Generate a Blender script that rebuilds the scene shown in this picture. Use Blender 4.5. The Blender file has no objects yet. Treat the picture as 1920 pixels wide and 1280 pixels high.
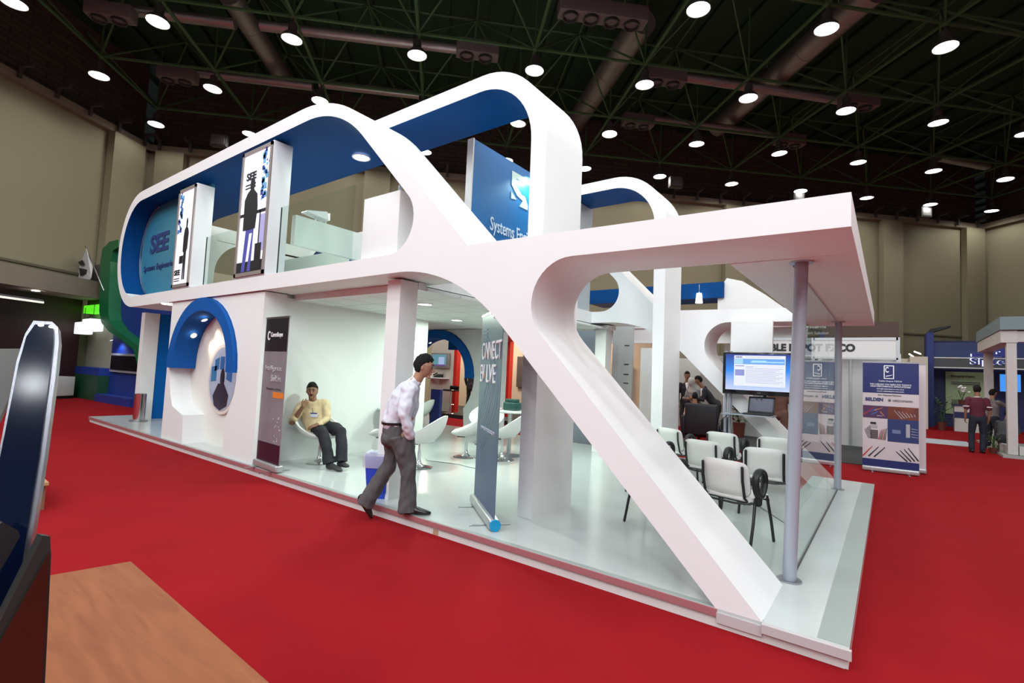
import bpy, bmesh, math, random
from mathutils import Vector, Matrix, Euler, noise
R = math.radians
PI = math.pi
random.seed(7)
S = bpy.context.scene
COL = S.collection
# ---------------------------------------------------------------- camera
def unit(v):
    v = Vector(v); v.normalize(); return v
CAM_LOC = Vector((0.18, -3.55, 1.60))
yaw, pit, rol = 2.21670517, 0.0608776419, 0.0454084977
fw = Vector((math.cos(pit)*math.cos(yaw), math.cos(pit)*math.sin(yaw), math.sin(pit)))
rt0 = Vector((math.sin(yaw), -math.cos(yaw), 0)); up0 = rt0.cross(fw)
rt = rt0*math.cos(rol) + up0*math.sin(rol); up = -rt0*math.sin(rol) + up0*math.cos(rol)
cam = bpy.data.cameras.new('camera'); camo = bpy.data.objects.new('camera', cam); COL.objects.link(camo)
m = Matrix((rt, up, -fw)).transposed().to_4x4(); m.translation = CAM_LOC
camo.matrix_world = m
cam.sensor_width = 36.0; cam.lens = 36.0*940.236/1920; cam.clip_start = 0.02; cam.clip_end = 300
S.camera = camo
_TS = bpy.data.scenes.new('workbench'); _TC = _TS.collection
def evaluated_mesh(o):
    _TC.objects.link(o); _TS.view_layers[0].update(); dg = _TS.view_layers[0].depsgraph
    me = bpy.data.meshes.new_from_object(o.evaluated_get(dg)); bpy.data.objects.remove(o); return me
# ---------------------------------------------------------------- world, exposure
S.view_settings.view_transform = 'Standard'; S.view_settings.look = 'None'
S.view_settings.exposure = 0.0; S.view_settings.gamma = 1.0
S.view_settings.use_curve_mapping = False
W = bpy.data.worlds.new('world'); S.world = W; W.use_nodes = True
W.node_tree.nodes['Background'].inputs[0].default_value = (0.80, 0.86, 0.92, 1)
W.node_tree.nodes['Background'].inputs[1].default_value = 0.33
S.cycles.use_denoising = True
S.cycles.max_bounces = 7; S.cycles.diffuse_bounces = 3; S.cycles.glossy_bounces = 4
S.cycles.transparent_max_bounces = 12; S.cycles.sample_clamp_indirect = 4.0
S.cycles.caustics_reflective = False; S.cycles.caustics_refractive = False
LAMP_W = 120.0       # each hall lamp
# ---------------------------------------------------------------- materials
MATS = {}
def mat(name, col, rough=0.6, metal=0.0, emit=None, es=0.0, noise_=0.0, nscale=3.0, bump=0.0, bscale=60.0, col2=None, spec=0.5, alpha=None, trans=0.0):
    if name in MATS: return MATS[name]
    m = bpy.data.materials.new(name); m.use_nodes = True; nt = m.node_tree; N = nt.nodes; L = nt.links
    b = N['Principled BSDF']
    b.inputs['Base Color'].default_value = (*col, 1)
    b.inputs['Roughness'].default_value = rough; b.inputs['Metallic'].default_value = metal
    b.inputs['Specular IOR Level'].default_value = spec
    if emit: b.inputs['Emission Color'].default_value = (*emit, 1); b.inputs['Emission Strength'].default_value = es
    if trans: b.inputs['Transmission Weight'].default_value = trans
    if noise_ or col2:
        tc = N.new('ShaderNodeTexCoord'); nz = N.new('ShaderNodeTexNoise'); nz.inputs['Scale'].default_value = nscale
        nz.inputs['Detail'].default_value = 5
        L.new(tc.outputs['Object'], nz.inputs['Vector'])
        mx = N.new('ShaderNodeMix'); mx.data_type = 'RGBA'
        c2 = col2 or tuple(max(0, c*(1-noise_)) for c in col)
        c1 = col if col2 else tuple(min(1, c*(1+noise_*0.4)) for c in col)
        mx.inputs['A'].default_value = (*c1, 1); mx.inputs['B'].default_value = (*c2, 1)
        L.new(nz.outputs['Fac'], mx.inputs['Factor']); L.new(mx.outputs['Result'], b.inputs['Base Color'])
    if bump:
        tc = N.new('ShaderNodeTexCoord'); nz = N.new('ShaderNodeTexNoise'); nz.inputs['Scale'].default_value = bscale
        nz.inputs['Detail'].default_value = 4; L.new(tc.outputs['Object'], nz.inputs['Vector'])
        bp = N.new('ShaderNodeBump'); bp.inputs['Strength'].default_value = bump; bp.inputs['Distance'].default_value = 0.02
        L.new(nz.outputs['Fac'], bp.inputs['Height']); L.new(bp.outputs['Normal'], b.inputs['Normal'])
    MATS[name] = m; return m
def glassmat(name, tint=(0.86, 0.93, 0.91), refl=1.0):
    m = bpy.data.materials.new(name); m.use_nodes = True; nt = m.node_tree; N = nt.nodes; L = nt.links
    N.remove(N['Principled BSDF']); out = N['Material Output']
    t = N.new('ShaderNodeBsdfTransparent'); t.inputs[0].default_value = (*tint, 1)
    g = N.new('ShaderNodeBsdfGlossy'); g.inputs['Roughness'].default_value = 0.0; g.inputs[0].default_value = (refl, refl, refl, 1)
    f = N.new('ShaderNodeFresnel'); f.inputs[0].default_value = 1.5
    ge = N.new('ShaderNodeNewGeometry'); sb = N.new('ShaderNodeMath'); sb.operation = 'SUBTRACT'; sb.inputs[0].default_value = 1.0; mu = N.new('ShaderNodeMath'); mu.operation = 'MULTIPLY'
    L.new(ge.outputs['Backfacing'], sb.inputs[1]); L.new(sb.outputs[0], mu.inputs[0]); L.new(f.outputs[0], mu.inputs[1])
    mx = N.new('ShaderNodeMixShader'); L.new(mu.outputs[0], mx.inputs[0]); L.new(t.outputs[0], mx.inputs[1]); L.new(g.outputs[0], mx.inputs[2])
    L.new(mx.outputs[0], out.inputs['Surface']); MATS[name] = m; return m
WHITE = mat('white painted board', (0.80, 0.80, 0.80), 0.55, noise_=0.05, nscale=1.5)
WALLW = mat('white booth wall', (0.80, 0.81, 0.80), 0.6, noise_=0.04, nscale=1.0)
BLUE = mat('royal blue paint', (0.0, 0.056, 0.22), 0.6, noise_=0.12, nscale=2, spec=0.12)
BLUE2 = mat('bright blue paint', (0.0, 0.11, 0.42), 0.5, spec=0.2)
DKBLUE = mat('navy print', (0.012, 0.02, 0.13), 0.45)
CHROME = mat('polished chrome', (0.75, 0.76, 0.78), 0.12, 1.0)
STEEL = mat('brushed steel', (0.50, 0.51, 0.54), 0.32, 1.0)
GREYPT = mat('grey lacquered post', (0.34, 0.37, 0.43), 0.35, 0.15)
BLACK = mat('black plastic', (0.008, 0.008, 0.010), 0.45)
BLACKG = mat('glossy black', (0.006, 0.006, 0.008), 0.12)
LEATHW = mat('white leatherette', (0.80, 0.79, 0.76), 0.38, bump=0.12, bscale=90)
SHELLW = mat('white moulded shell', (0.82, 0.83, 0.81), 0.22)
GLASS = glassmat('clear glass')
GLASS2 = glassmat('upper glass', (0.90, 0.95, 0.93))
RED = mat('red paint', (0.55, 0.02, 0.01), 0.4)
PLANT = mat('leaf green', (0.02, 0.07, 0.02), 0.5, col2=(0.05, 0.14, 0.03), nscale=9)
SKIN = mat('olive skin', (0.33, 0.17, 0.105), 0.55, noise_=0.1, nscale=14, spec=0.3)
SKIND = mat('brown skin', (0.28, 0.14, 0.085), 0.55, noise_=0.1, nscale=14, spec=0.3)
HAIR = mat('black hair', (0.004, 0.003, 0.003), 0.6, bump=0.8, bscale=120, spec=0.25)
GRAPHK = mat('black print', (0.012, 0.012, 0.016), 0.5)
WPRINT = mat('white print', (0.85, 0.86, 0.88), 0.5)
BROWNW = mat('dark brown veneer', (0.050, 0.018, 0.010), 0.5)
LIGHTE = mat('lamp disc', (1, 1, 1), 0.5, emit=(1.0, 1.0, 0.96), es=9.0)
DLIGHTE = mat('downlight disc', (1, 1, 1), 0.5, emit=(0.93, 1.0, 0.93), es=7.0)
# ---------------------------------------------------------------- mesh helpers
class MB:
    """Collects shapes; every shape may carry a material index."""
    def __init__(s): s.v = []; s.f = []; s.mi = []; s.sm = []
    def add(s, vs, fs, mi=0, smooth=False, M=None):
        n = len(s.v)
        s.v += [tuple(M @ Vector(v)) if M else tuple(v) for v in vs]
        s.f += [tuple(i+n for i in f) for f in fs]; s.mi += [mi]*len(fs); s.sm += [smooth]*len(fs)
        return s
    def box(s, a, b, mi=0, M=None):
        x0, y0, z0 = a; x1, y1, z1 = b
        vs = [(x0,y0,z0),(x1,y0,z0),(x1,y1,z0),(x0,y1,z0),(x0,y0,z1),(x1,y0,z1),(x1,y1,z1),(x0,y1,z1)]
        return s.add(vs, [(0,3,2,1),(4,5,6,7),(0,1,5,4),(1,2,6,5),(2,3,7,6),(3,0,4,7)], mi, False, M)
    def rbox(s, a, b, r=0.02, mi=0, M=None, seg=3):
        bm = bmesh.new(); c = [(a[i]+b[i])/2 for i in range(3)]; d = [abs(b[i]-a[i]) for i in range(3)]
        bmesh.ops.create_cube(bm, size=1, matrix=Matrix.Translation(c) @ Matrix.Diagonal((*d, 1)))
        r = min(r, min(d)*0.49)
        bmesh.ops.bevel(bm, geom=bm.edges[:], offset=r, segments=seg, affect='EDGES', profile=0.5)
        bm.verts.index_update()
        vs = [tuple(v.co) for v in bm.verts]; fs = [tuple(v.index for v in f.verts) for f in bm.faces]; bm.free()
        return s.add(vs, fs, mi, True, M)
    def cyl(s, p, q, r, r2=None, n=16, mi=0, caps=True, M=None, smooth=True):
        p = Vector(p); q = Vector(q); r2 = r if r2 is None else r2
        t = (q-p).normalized(); u = t.orthogonal().normalized(); w = t.cross(u)
        vs = []; 
        for c, rr in ((p, r), (q, r2)):
            for k in range(n):
                a = 2*PI*k/n; vs.append(c + (u*math.cos(a)+w*math.sin(a))*rr)
        fs = [(k, (k+1) % n, n+(k+1) % n, n+k) for k in range(n)]
        s.add(vs, fs, mi, smooth, M)
        if caps: s.add(vs, [tuple(range(n-1, -1, -1)), tuple(range(n, 2*n))], mi, False, M)
        return s
    def lathe(s, prof, c=(0,0,0), n=28, mi=0, M=None, close=False):
        vs = []; m = len(prof)
        for k in range(n):
            a = 2*PI*k/n
            for r, z in prof: vs.append((c[0]+r*math.cos(a), c[1]+r*math.sin(a), c[2]+z))
        fs = []
        for k in range(n):
            k2 = (k+1) % n
            for j in range(m-1): fs.append((k*m+j, k2*m+j, k2*m+j+1, k*m+j+1))
        return s.add(vs, fs, mi, True, M)
    def tube(s, pts, rad, side=(0,1,0), n=14, mi=0, M=None, cap=True, round_=True):
        """Tube through pts, rad = list of r or (r along side, r across)."""
        pts = [Vector(p) for p in pts]; side = Vector(side)
        if not isinstance(rad, (list, tuple)): rad = [rad]*len(pts)
        rad = [(r, r) if not isinstance(r, (list, tuple)) else r for r in rad]
        rings = []
        def frame(i):
            a = pts[max(0, i-1)]; b = pts[min(len(pts)-1, i+1)]; t = (b-a).normalized()
            u = side - t*side.dot(t)
            if u.length < 1e-3: u = t.orthogonal()
            u.normalize(); return t, u, t.cross(u)
        for i in range(len(pts)):
            t, u, w = frame(i); rings.append((pts[i], u, w, rad[i]))
        if cap and round_:
            t, u, w = frame(0); p, r = pts[0], rad[0]; mr = min(r)
            pre = [(p - t*mr*math.sin(a), u, w, (r[0]*math.cos(a), r[1]*math.cos(a))) for a in (1.35, 0.9, 0.45)]
            t, u, w = frame(len(pts)-1); p, r = pts[-1], rad[-1]; mr = min(r)
            post = [(p + t*mr*math.sin(a), u, w, (r[0]*math.cos(a), r[1]*math.cos(a))) for a in (0.45, 0.9, 1.35)]
            rings = pre + rings + post
        vs = []
        for p, u, w, r in rings:
            for k in range(n):
                a = 2*PI*k/n; vs.append(p + u*math.cos(a)*r[0] + w*math.sin(a)*r[1])
        m = len(rings)
        fs = [(j*n+k, j*n+(k+1) % n, (j+1)*n+(k+1) % n, (j+1)*n+k) for j in range(m-1) for k in range(n)]
        if cap: fs += [tuple(range(n-1, -1, -1)), tuple(range((m-1)*n, m*n))]
        return s.add(vs, fs, mi, True, M)
    def ell(s, c, r, n=20, m=14, mi=0, M=None, fn=None):
        vs = [(0, 0, -1)]; 
        for j in range(1, m):
            t = PI*j/m
            for k in range(n):
                a = 2*PI*k/n; vs.append((math.sin(t)*math.cos(a), math.sin(t)*math.sin(a), -math.cos(t)))
        vs.append((0, 0, 1)); out = []
        for v in vs:
            v = Vector(v)
            if fn: v = fn(v)
            out.append((c[0]+v[0]*r[0], c[1]+v[1]*r[1], c[2]+v[2]*r[2]))
        fs = [(0, 1+(k+1) % n, 1+k) for k in range(n)]
        for j in range(m-2):
            for k in range(n): fs.append((1+j*n+k, 1+j*n+(k+1) % n, 1+(j+1)*n+(k+1) % n, 1+(j+1)*n+k))
        L_ = len(vs)-1; b0 = 1+(m-2)*n
        fs += [(b0+k, b0+(k+1) % n, L_) for k in range(n)]
        return s.add(out, fs, mi, True, M)
    def poly(s, pts, th, mi=0, M=None, mi_side=None):
        """Polygon in local XZ plane, thickness th towards +Y, front at y=0."""
        n = len(pts)
        vs = [(x, 0, z) for x, z in pts] + [(x, th, z) for x, z in pts]
        s.add(vs, [tuple(range(n)), tuple(range(2*n-1, n-1, -1))], mi, False, M)
        s.add(vs, [(k, n+k, n+(k+1) % n, (k+1) % n) for k in range(n)], mi if mi_side is None else mi_side, False, M)
        return s
def obj(name, mb, mats, parent=None, loc=None, bevel=0.0, origin=None):
    me = bpy.data.meshes.new(name)
    o3 = Vector(origin) if origin is not None else Vector((0, 0, 0))
    me.from_pydata([tuple(Vector(v)-o3) for v in mb.v], [], mb.f)
    if not isinstance(mats, (list, tuple)): mats = [mats]
    for mm in mats: me.materials.append(mm)
    for p, i, sm in zip(me.polygons, mb.mi, mb.sm): p.material_index = i; p.use_smooth = sm
    bm = bmesh.new(); bm.from_mesh(me); bmesh.ops.remove_doubles(bm, verts=bm.verts[:], dist=2e-5); bmesh.ops.recalc_face_normals(bm, faces=bm.faces[:])
    for e in bm.edges:
        if len(e.link_faces) == 2 and e.calc_face_angle(0) > 0.75: e.smooth = False
    bm.to_mesh(me); bm.free()
    me.update()
    o = bpy.data.objects.new(name, me); COL.objects.link(o)
    if origin is not None: o.location = o3
    if parent: o.parent = parent
    if loc is not None: o.location = loc
    if bevel:
        b = o.modifiers.new('b', 'BEVEL'); b.width = bevel; b.segments = 2; b.limit_method = 'ANGLE'; b.angle_limit = R(40)
    return o
def tag(o, label=None, cat=None, group=None, kind=None):
    if label: o['label'] = label
    if cat: o['category'] = cat
    if group: o['group'] = group
    if kind: o['kind'] = kind
    return o
def thing(name, label, cat, loc=(0, 0, 0), rz=0.0, group=None, kind=None):
    o = bpy.data.objects.new(name, None); COL.objects.link(o); o.empty_display_size = 0.1
    o.location = loc; o.rotation_euler = (0, 0, rz)
    return tag(o, label, cat, group, kind)
def wpart(name, mb, mats, root, bevel=0.0):
    """A part whose shape was given in world coordinates, under an unrotated root."""
    o = obj(name, mb, mats, root, bevel=bevel); o.location = -Vector(root.location); return o
def struct(name, mb, mats, bevel=0.0):
    return tag(obj(name, mb, mats, bevel=bevel), kind='structure')
def dup(root, loc, rz, label=None, group=None):
    r = root.copy(); COL.objects.link(r); r.location = loc; r.rotation_euler = (0, 0, rz)
    if label: r['label'] = label
    if group: r['group'] = group
    def kids(o, n):
        for c in list(o.children):
            d = c.copy(); COL.objects.link(d); d.parent = n; kids(c, d)
    kids(root, r); return r
def text(body, w, M, mt, parent, name='lettering', h=None, th=0.004, bold=0.0, align='LEFT', spacing=1.0):
    """Lettering as a mesh: local X along the line, local Z up; w = width of the line, h = height of capitals."""
    cu = bpy.data.curves.new(name, 'FONT'); cu.body = body; cu.size = 1; cu.extrude = 0.5; cu.offset = bold; cu.resolution_u = 3
    cu.space_character = spacing
    me = evaluated_mesh(bpy.data.objects.new(name, cu))
    xs = [v.co.x for v in me.vertices]; ys = [v.co.y for v in me.vertices]
    x0, x1, y0, y1 = min(xs), max(xs), min(ys), max(ys)
    sx = w/(x1-x0); sy = (h/(y1-y0)) if h else sx
    for v in me.vertices:
        c = v.co; v.co = M @ Vector(((c.x-x0)*sx, -c.z*th*2, (c.y-y0)*sy))
    me.materials.clear(); me.materials.append(mt); me.name = name
    o = bpy.data.objects.new(name, me); COL.objects.link(o); o.parent = parent
    return o
def TR(x, y, z, rz=0.0): return Matrix.Translation((x, y, z)) @ Matrix.Rotation(rz, 4, 'Z')
def fillet(P, n=10):
    """P = [(x, z, r)] closed polygon with corner radii."""
    out = []; N = len(P)
    for i in range(N):
        p = Vector(P[i][:2]); r = P[i][2]
        if r <= 0: out.append(tuple(p)); continue
        a = (Vector(P[i-1][:2])-p).normalized(); b = (Vector(P[(i+1) % N][:2])-p).normalized()
        ang = a.angle(b); t = r/math.tan(ang/2); c = p + (a+b).normalized()*(r/math.sin(ang/2))
        p0 = p+a*t; p1 = p+b*t; a0 = math.atan2(p0.y-c.y, p0.x-c.x); a1 = math.atan2(p1.y-c.y, p1.x-c.x)
        d = (a1-a0+PI) % (2*PI)-PI
        for k in range(n+1):
            q = a0+d*k/n; out.append((c.x+r*math.cos(q), c.y+r*math.sin(q)))
    return out
def plate(outer, holes, y0, y1):
    """Flat plate in the XZ plane between y0 and y1 with holes. Returns MB; faces of hole k get material 1+k."""
    cu = bpy.data.curves.new('tmp', 'CURVE'); cu.dimensions = '2D'; cu.fill_mode = 'BOTH'
    for P in [outer]+holes:
        sp = cu.splines.new('POLY'); sp.points.add(len(P)-1); sp.use_cyclic_u = True
        for q, (x, z) in zip(sp.points, P): q.co = (x, z, 0, 1)
    me = evaluated_mesh(bpy.data.objects.new('tmp', cu))
    mb = MB(); vs = [tuple(v.co) for v in me.vertices]; fs = [tuple(p.vertices) for p in me.polygons]
    mb.add([(x, y0, z) for x, z, _ in vs], fs); mb.add([(x, y1, z) for x, z, _ in vs], fs)
    for k, P in enumerate([outer]+holes):
        n = len(P); V = [(x, y0, z) for x, z in P]+[(x, y1, z) for x, z in P]
        mb.add(V, [(i, (i+1) % n, n+(i+1) % n, n+i) for i in range(n)], k, n > 12)
    return mb
# ================================================================ THE HALL
CARPET = mat('red carpet', (0.275, 0.006, 0.010), 0.95, noise_=0.22, nscale=1.3, bump=0.25, bscale=240, spec=0.1)
HALLW = mat('cream hall wall', (0.25, 0.225, 0.15), 0.85, noise_=0.10, nscale=0.35)
ROOF = mat('green corrugated roof', (0.006, 0.040, 0.014), 0.8)
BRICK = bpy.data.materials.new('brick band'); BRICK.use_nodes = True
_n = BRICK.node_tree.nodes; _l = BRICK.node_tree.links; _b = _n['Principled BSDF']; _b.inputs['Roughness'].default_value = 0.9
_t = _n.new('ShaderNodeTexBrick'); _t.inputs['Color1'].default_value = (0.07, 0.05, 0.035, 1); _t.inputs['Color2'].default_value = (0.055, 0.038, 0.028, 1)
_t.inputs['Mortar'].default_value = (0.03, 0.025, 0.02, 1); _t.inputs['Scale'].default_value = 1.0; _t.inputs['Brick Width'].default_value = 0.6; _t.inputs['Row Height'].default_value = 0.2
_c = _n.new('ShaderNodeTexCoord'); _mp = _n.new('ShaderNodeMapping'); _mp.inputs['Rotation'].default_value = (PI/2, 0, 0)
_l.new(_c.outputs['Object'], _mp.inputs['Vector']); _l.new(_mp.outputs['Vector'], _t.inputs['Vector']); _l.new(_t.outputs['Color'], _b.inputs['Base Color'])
GREENST = mat('green painted steel', (0.035, 0.095, 0.03), 0.6)
DUCT = mat('galvanised duct', (0.36, 0.33, 0.32), 0.38, 0.75, noise_=0.25, nscale=2)
DKMET = mat('dark equipment', (0.05, 0.045, 0.045), 0.6)
struct('floor', MB().add([(-40,-20,0),(40,-20,0),(40,60,0),(-40,60,0)], [(0,1,2,3)]), CARPET)
# far wall runs along (1,1), left wall and right wall meet it
CL = Vector((-24.85, 3.55, 0)); CR = Vector((4.08, 31.95, 0))
LE = Vector((-15.4, -12.8, 0)); RE = Vector((24.0, 13.4, 0))
def wallrun(name, a, b, z0, z1, th, m_, inward, off=0.0):
    d = (b-a).normalized(); n = Vector((-d.y, d.x, 0)); 
    if n.dot(inward-a) < 0: n = -n
    a2 = a+n*off; b2 = b+n*off; c2 = b2-n*th; d2 = a2-n*th
    mb = MB(); vs = [(p.x, p.y, z) for z in (z0, z1) for p in (a2, b2, c2, d2)]
    mb.add(vs, [(0,1,2,3),(4,5,6,7),(0,1,5,4),(1,2,6,5),(2,3,7,6),(3,0,4,7)])
    return struct(name, mb, m_)
IN = Vector((-5, 3, 0))
for nm, a, b in (('wall_far', CL, CR), ('wall_left', CL, LE), ('wall_right', CR, RE)):
    wallrun(nm, a, b, 0, 10.15, 0.4, HALLW, IN)
k = 1
for a, b in ((CL, CR), (CL, LE), (CR, RE)):
    wallrun('trim_%d' % k, a, b, 10.15, 10.42, 0.3, mat('ledge', (0.22, 0.19, 0.14), 0.8), IN, 0.25); k += 1
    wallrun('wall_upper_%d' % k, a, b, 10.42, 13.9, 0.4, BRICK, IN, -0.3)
    wallrun('trim_%d' % (k+10), a, b, 4.42, 4.50, 0.05, mat('groove', (0.10, 0.09, 0.06), 0.8), IN, 0.06)
# broad pilasters on the far and left wall
def pilaster(name, a, b, t, w, dep=0.35, z0=0):
    d = (b-a).normalized(); p = a+d*t; return wallrun(name, p-d*w/2, p+d*w/2, z0, 10.15, 0.3, HALLW, IN, dep)
for i, t in enumerate((1.0, 9.5, 18, 26.5, 35.0, 39.8)): pilaster('trim_%d' % (30+i), CL, CR, t, 1.1)
for i, t in enumerate((1.2, 8.0, 15.0)): pilaster('trim_%d' % (40+i), CL, LE, t, 1.4)
for i, t in enumerate((7.0, 15.0)): pilaster('trim_%d' % (50+i), CR, RE, t, 1.1)
# brackets under the truss, all along the ledge
def bracket_row(a, b, n, nm):
    root = thing(nm, 'row of small dark steel brackets along the wall ledge under the roof' + (' of the far wall' if nm.endswith('far') else ' of the side wall'), 'bracket', tuple((a+b)/2), kind='structure')
    d = (b-a).normalized(); nn = Vector((-d.y, d.x, 0)); nn = nn if nn.dot(IN-a) > 0 else -nn
    for i in range(n):
        p = a+d*((b-a).length*(i+0.5)/n)+nn*0.35; mb = MB()
        mb.box((-0.05, -0.05, 10.55), (0.05, 0.5, 10.68), M=Matrix.Translation((p.x, p.y, 0)) @ Matrix.Rotation(math.atan2(nn.y, nn.x)-PI/2, 4, 'Z'))
        mb.box((-0.05, -0.02, 10.2), (0.05, 0.06, 10.6), M=Matrix.Translation((p.x, p.y, 0)) @ Matrix.Rotation(math.atan2(nn.y, nn.x)-PI/2, 4, 'Z'))
        wpart('bracket', mb, DKMET, root)
bracket_row(CL, CR, 34, 'trim_61_far'); bracket_row(CL, LE, 16, 'trim_62_side')
# roof
rf = MB(); d45 = unit((1, 1, 0)); n45 = unit((-1, 1, 0))
for i in range(60):
    s0 = -30+i*1.3
    for (u0, u1, z) in ((s0, s0+0.9, 13.9), (s0+0.9, s0+1.3, 13.75)):
        P = [Vector((-10, 10, 0))+d45*a+n45*b for a, b in ((u0, -30), (u1, -30), (u1, 22), (u0, 22))]
        rf.box((u0, -30, z), (u1, 22, z+0.1), M=Matrix.Translation((-10, 10, 0)) @ Matrix.Rotation(PI/4, 4, 'Z'))
rf.box((-60, -30, 14.05), (60, 22, 14.1), M=Matrix.Translation((-10, 10, 0)) @ Matrix.Rotation(PI/4, 4, 'Z'))
struct('ceiling', rf, ROOF)
# space frame: bottom nodes carry the lamps
P0 = Vector((-5.84, 10.63, 0)); LA = Vector((2.45, 2.44, 0)); LB = Vector((2.31, -2.33, 0))
ZB, ZT = 11.28, 13.1
FWv = fw
def inhall(p, mar=0.6):
    d = (CR-CL).normalized(); n = Vector((-d.y, d.x, 0)); n = n if n.dot(IN-CL) > 0 else -n
    if (p-CL).dot(n) < mar: return False
    d = (LE-CL).normalized(); n = Vector((-d.y, d.x, 0)); n = n if n.dot(IN-CL) > 0 else -n
    if (p-CL).dot(n) < mar: return False
    d = (RE-CR).normalized(); n = Vector((-d.y, d.x, 0)); n = n if n.dot(IN-CR) > 0 else -n
    return (p-CR).dot(n) > mar
def seen(p, z, mar=260):
    v = Vector((p.x, p.y, z))-CAM_LOC; dz = v.dot(fw)
    if dz < 1.0: return False
    x = 960+940*v.dot(rt)/dz; y = 640-940*v.dot(up)/dz
    return -mar < x < 1920+mar and -mar < y < 1280
frame_root = thing('trim_70_space_frame', 'green steel space frame carrying the hall roof and lamps', 'space frame', (0, 0, 0), kind='structure')
nodes = [(i, j) for i in range(-11, 12) for j in range(-12, 13)]
def ND(i, j): return P0+LA*i+LB*j
for i, j in nodes:
    p = ND(i, j)
    if not inhall(p, 0.1) or not seen(p, ZB, 500): continue
    mb = MB(); A = (p.x, p.y, ZB)
    for d in (LA, LB):
        q = p+d
        if inhall(q, 0.0): mb.cyl(A, (q.x, q.y, ZB), 0.05, n=6)
    o_ = (LA+LB)/2
    for s1, s2 in ((1, 1), (1, -1), (-1, 1), (-1, -1)):
        q = p+LA*s1/2+LB*s2/2; mb.cyl(A, (q.x, q.y, ZT), 0.032, n=5)
    q = p+LA/2+LB/2
    for d in (LA, LB): mb.cyl((q.x, q.y, ZT), (q.x+d.x, q.y+d.y, ZT), 0.04, n=5)
    mb.ell(A, (0.09, 0.09, 0.09), 8, 6)
    mb.cyl((p.x, p.y, ZB), (p.x, p.y, ZT+0.5), 0.03, n=5)
    wpart('truss_node', mb, GREENST, frame_root)
# hall lamps
def make_lamp(tilt):
    t = thing('high_bay_lamp', '', 'lamp', (0, 0, 0), group='high bay lamps hanging from the hall roof frame')
    b = MB(); b.cyl((0, 0, 0.62), (0, 0, 0.42), 0.03, n=8); b.lathe([(0.0, 0.44), (0.10, 0.44), (0.12, 0.38), (0.12, 0.22), (0.13, 0.18)], n=18)
    obj('ballast', b, DKMET, t)
    sh = MB(); sh.lathe([(0.13, 0.19), (0.19, 0.15), (0.25, 0.08), (0.285, 0.0), (0.29, -0.015), (0.275, -0.015), (0.27, 0.01), (0.2, 0.10), (0.12, 0.17)], n=24)
    obj('reflector', sh, mat('spun aluminium', (0.16, 0.15, 0.145), 0.4, 0.5), t)
    d = MB(); d.lathe([(0.0, 0.0), (0.14, -0.006), (0.268, 0.0)], n=24); obj('lens', d, LIGHTE, t)
    return t
lamp0 = make_lamp(0); used = False; lamp_spots = []
for i, j in nodes:
    p = ND(i, j)
    if not inhall(p, 0.9): continue
    v = Vector((p.x, p.y, 10.6))-CAM_LOC; dz = v.dot(fw)
    X = 960+940*v.dot(rt)/dz if dz > .5 else 1e9; Y = 640-940*v.dot(up)/dz if dz > .5 else 1e9
    vis = dz > .5 and -40 < X < 1960 and -40 < Y < 700
    near = (Vector((p.x, p.y, 0))-Vector((-4, 2, 0))).length < 17 or (p.y < -4 and (Vector((p.x, p.y, 0))-Vector((2, -11, 0))).length < 13)
    if vis or near: lamp_spots.append((p.x, p.y, vis, i, j))
ORD = 'first second third fourth fifth sixth seventh eighth ninth tenth eleventh twelfth thirteenth'.split()
ROWS = sorted({j for *_, vis, i, j in lamp_spots if vis})
ld = bpy.data.lights.new('lamp light', 'SPOT'); ld.energy = LAMP_W; ld.spot_size = R(165); ld.spot_blend = 0.35; ld.shadow_soft_size = 0.26; ld.color = (1.0, 0.97, 0.90)
fill_ld = ld.copy(); fill_ld.energy = LAMP_W*2.7; fill_ld.color = (0.92, 0.97, 1.0)   # unseen lamps behind the camera, strengthened and cooled to fill the stand front
for (x, y, vis, i, j) in lamp_spots:
    if vis:
        along = sorted(q[3] for q in lamp_spots if q[2] and q[4] == j)
        lab = 'lit hall lamp, %s along from the cream wall, %s row out from far wall' % (ORD[along.index(i)], ORD[ROWS.index(j)])
        o = lamp0 if not used else dup(lamp0, (0, 0, 0), 0); used = True
        o.location = (x, y, 10.62); o['label'] = lab; o.rotation_euler = (R(random.uniform(-3, 3)), R(random.uniform(-3, 3)), 0)
    lo = bpy.data.objects.new('lamp_light', fill_ld if not vis and (math.hypot(x-1.5, y+4) < 9 or y < -6) else ld); COL.objects.link(lo)
    if vis: lo.parent = o; lo.location = (0, 0, -0.03)
    else: lo.location = (x, y, 10.59)
# ducts and blower boxes
def duct(label, a, b, r):
    mb = MB(); a = Vector(a); b = Vector(b); n = max(2, int((b-a).length/1.2)); mb.cyl(a, b, r, n=20)
    o = obj('air_duct', mb, DUCT, origin=a); tag(o, label, 'air duct', 'round ducts under the roof'); 
    for i in range(n+1): q = (b-a)*(i/n); rb = MB(); rb.cyl(q-(b-a).normalized()*0.02, q+(b-a).normalized()*0.02, r*1.03, n=20); obj('seam', rb, DUCT, o)
    return o
def gz(x, y, z):
    d = fw*940.236+rt*(x-960)-up*(y-640); t = (z-CAM_LOC.z)/d.z; return CAM_LOC+d*t
def runduct(label, x0, y0, x1, y1, z, r, kind):
    a = gz(x0, y0, z); b = gz(x1, y1, z); duct(label, a, b, r)
def alongLA(p, n0, n1): return p+LA.normalized()*n0, p+LA.normalized()*n1
duct('wide round duct above the upper lamps on the side of the cream wall', gz(430, -10, 12.65), gz(532, 145, 12.65), 0.33)
duct('wide round duct running up above the tall white loop frame', gz(1205, 40, 12.65), gz(1075, 235, 12.65), 0.42)
duct('longest wide round duct crossing above the white canopy', gz(1640, -20, 12.65), gz(1345, 238, 12.65), 0.40)
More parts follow.
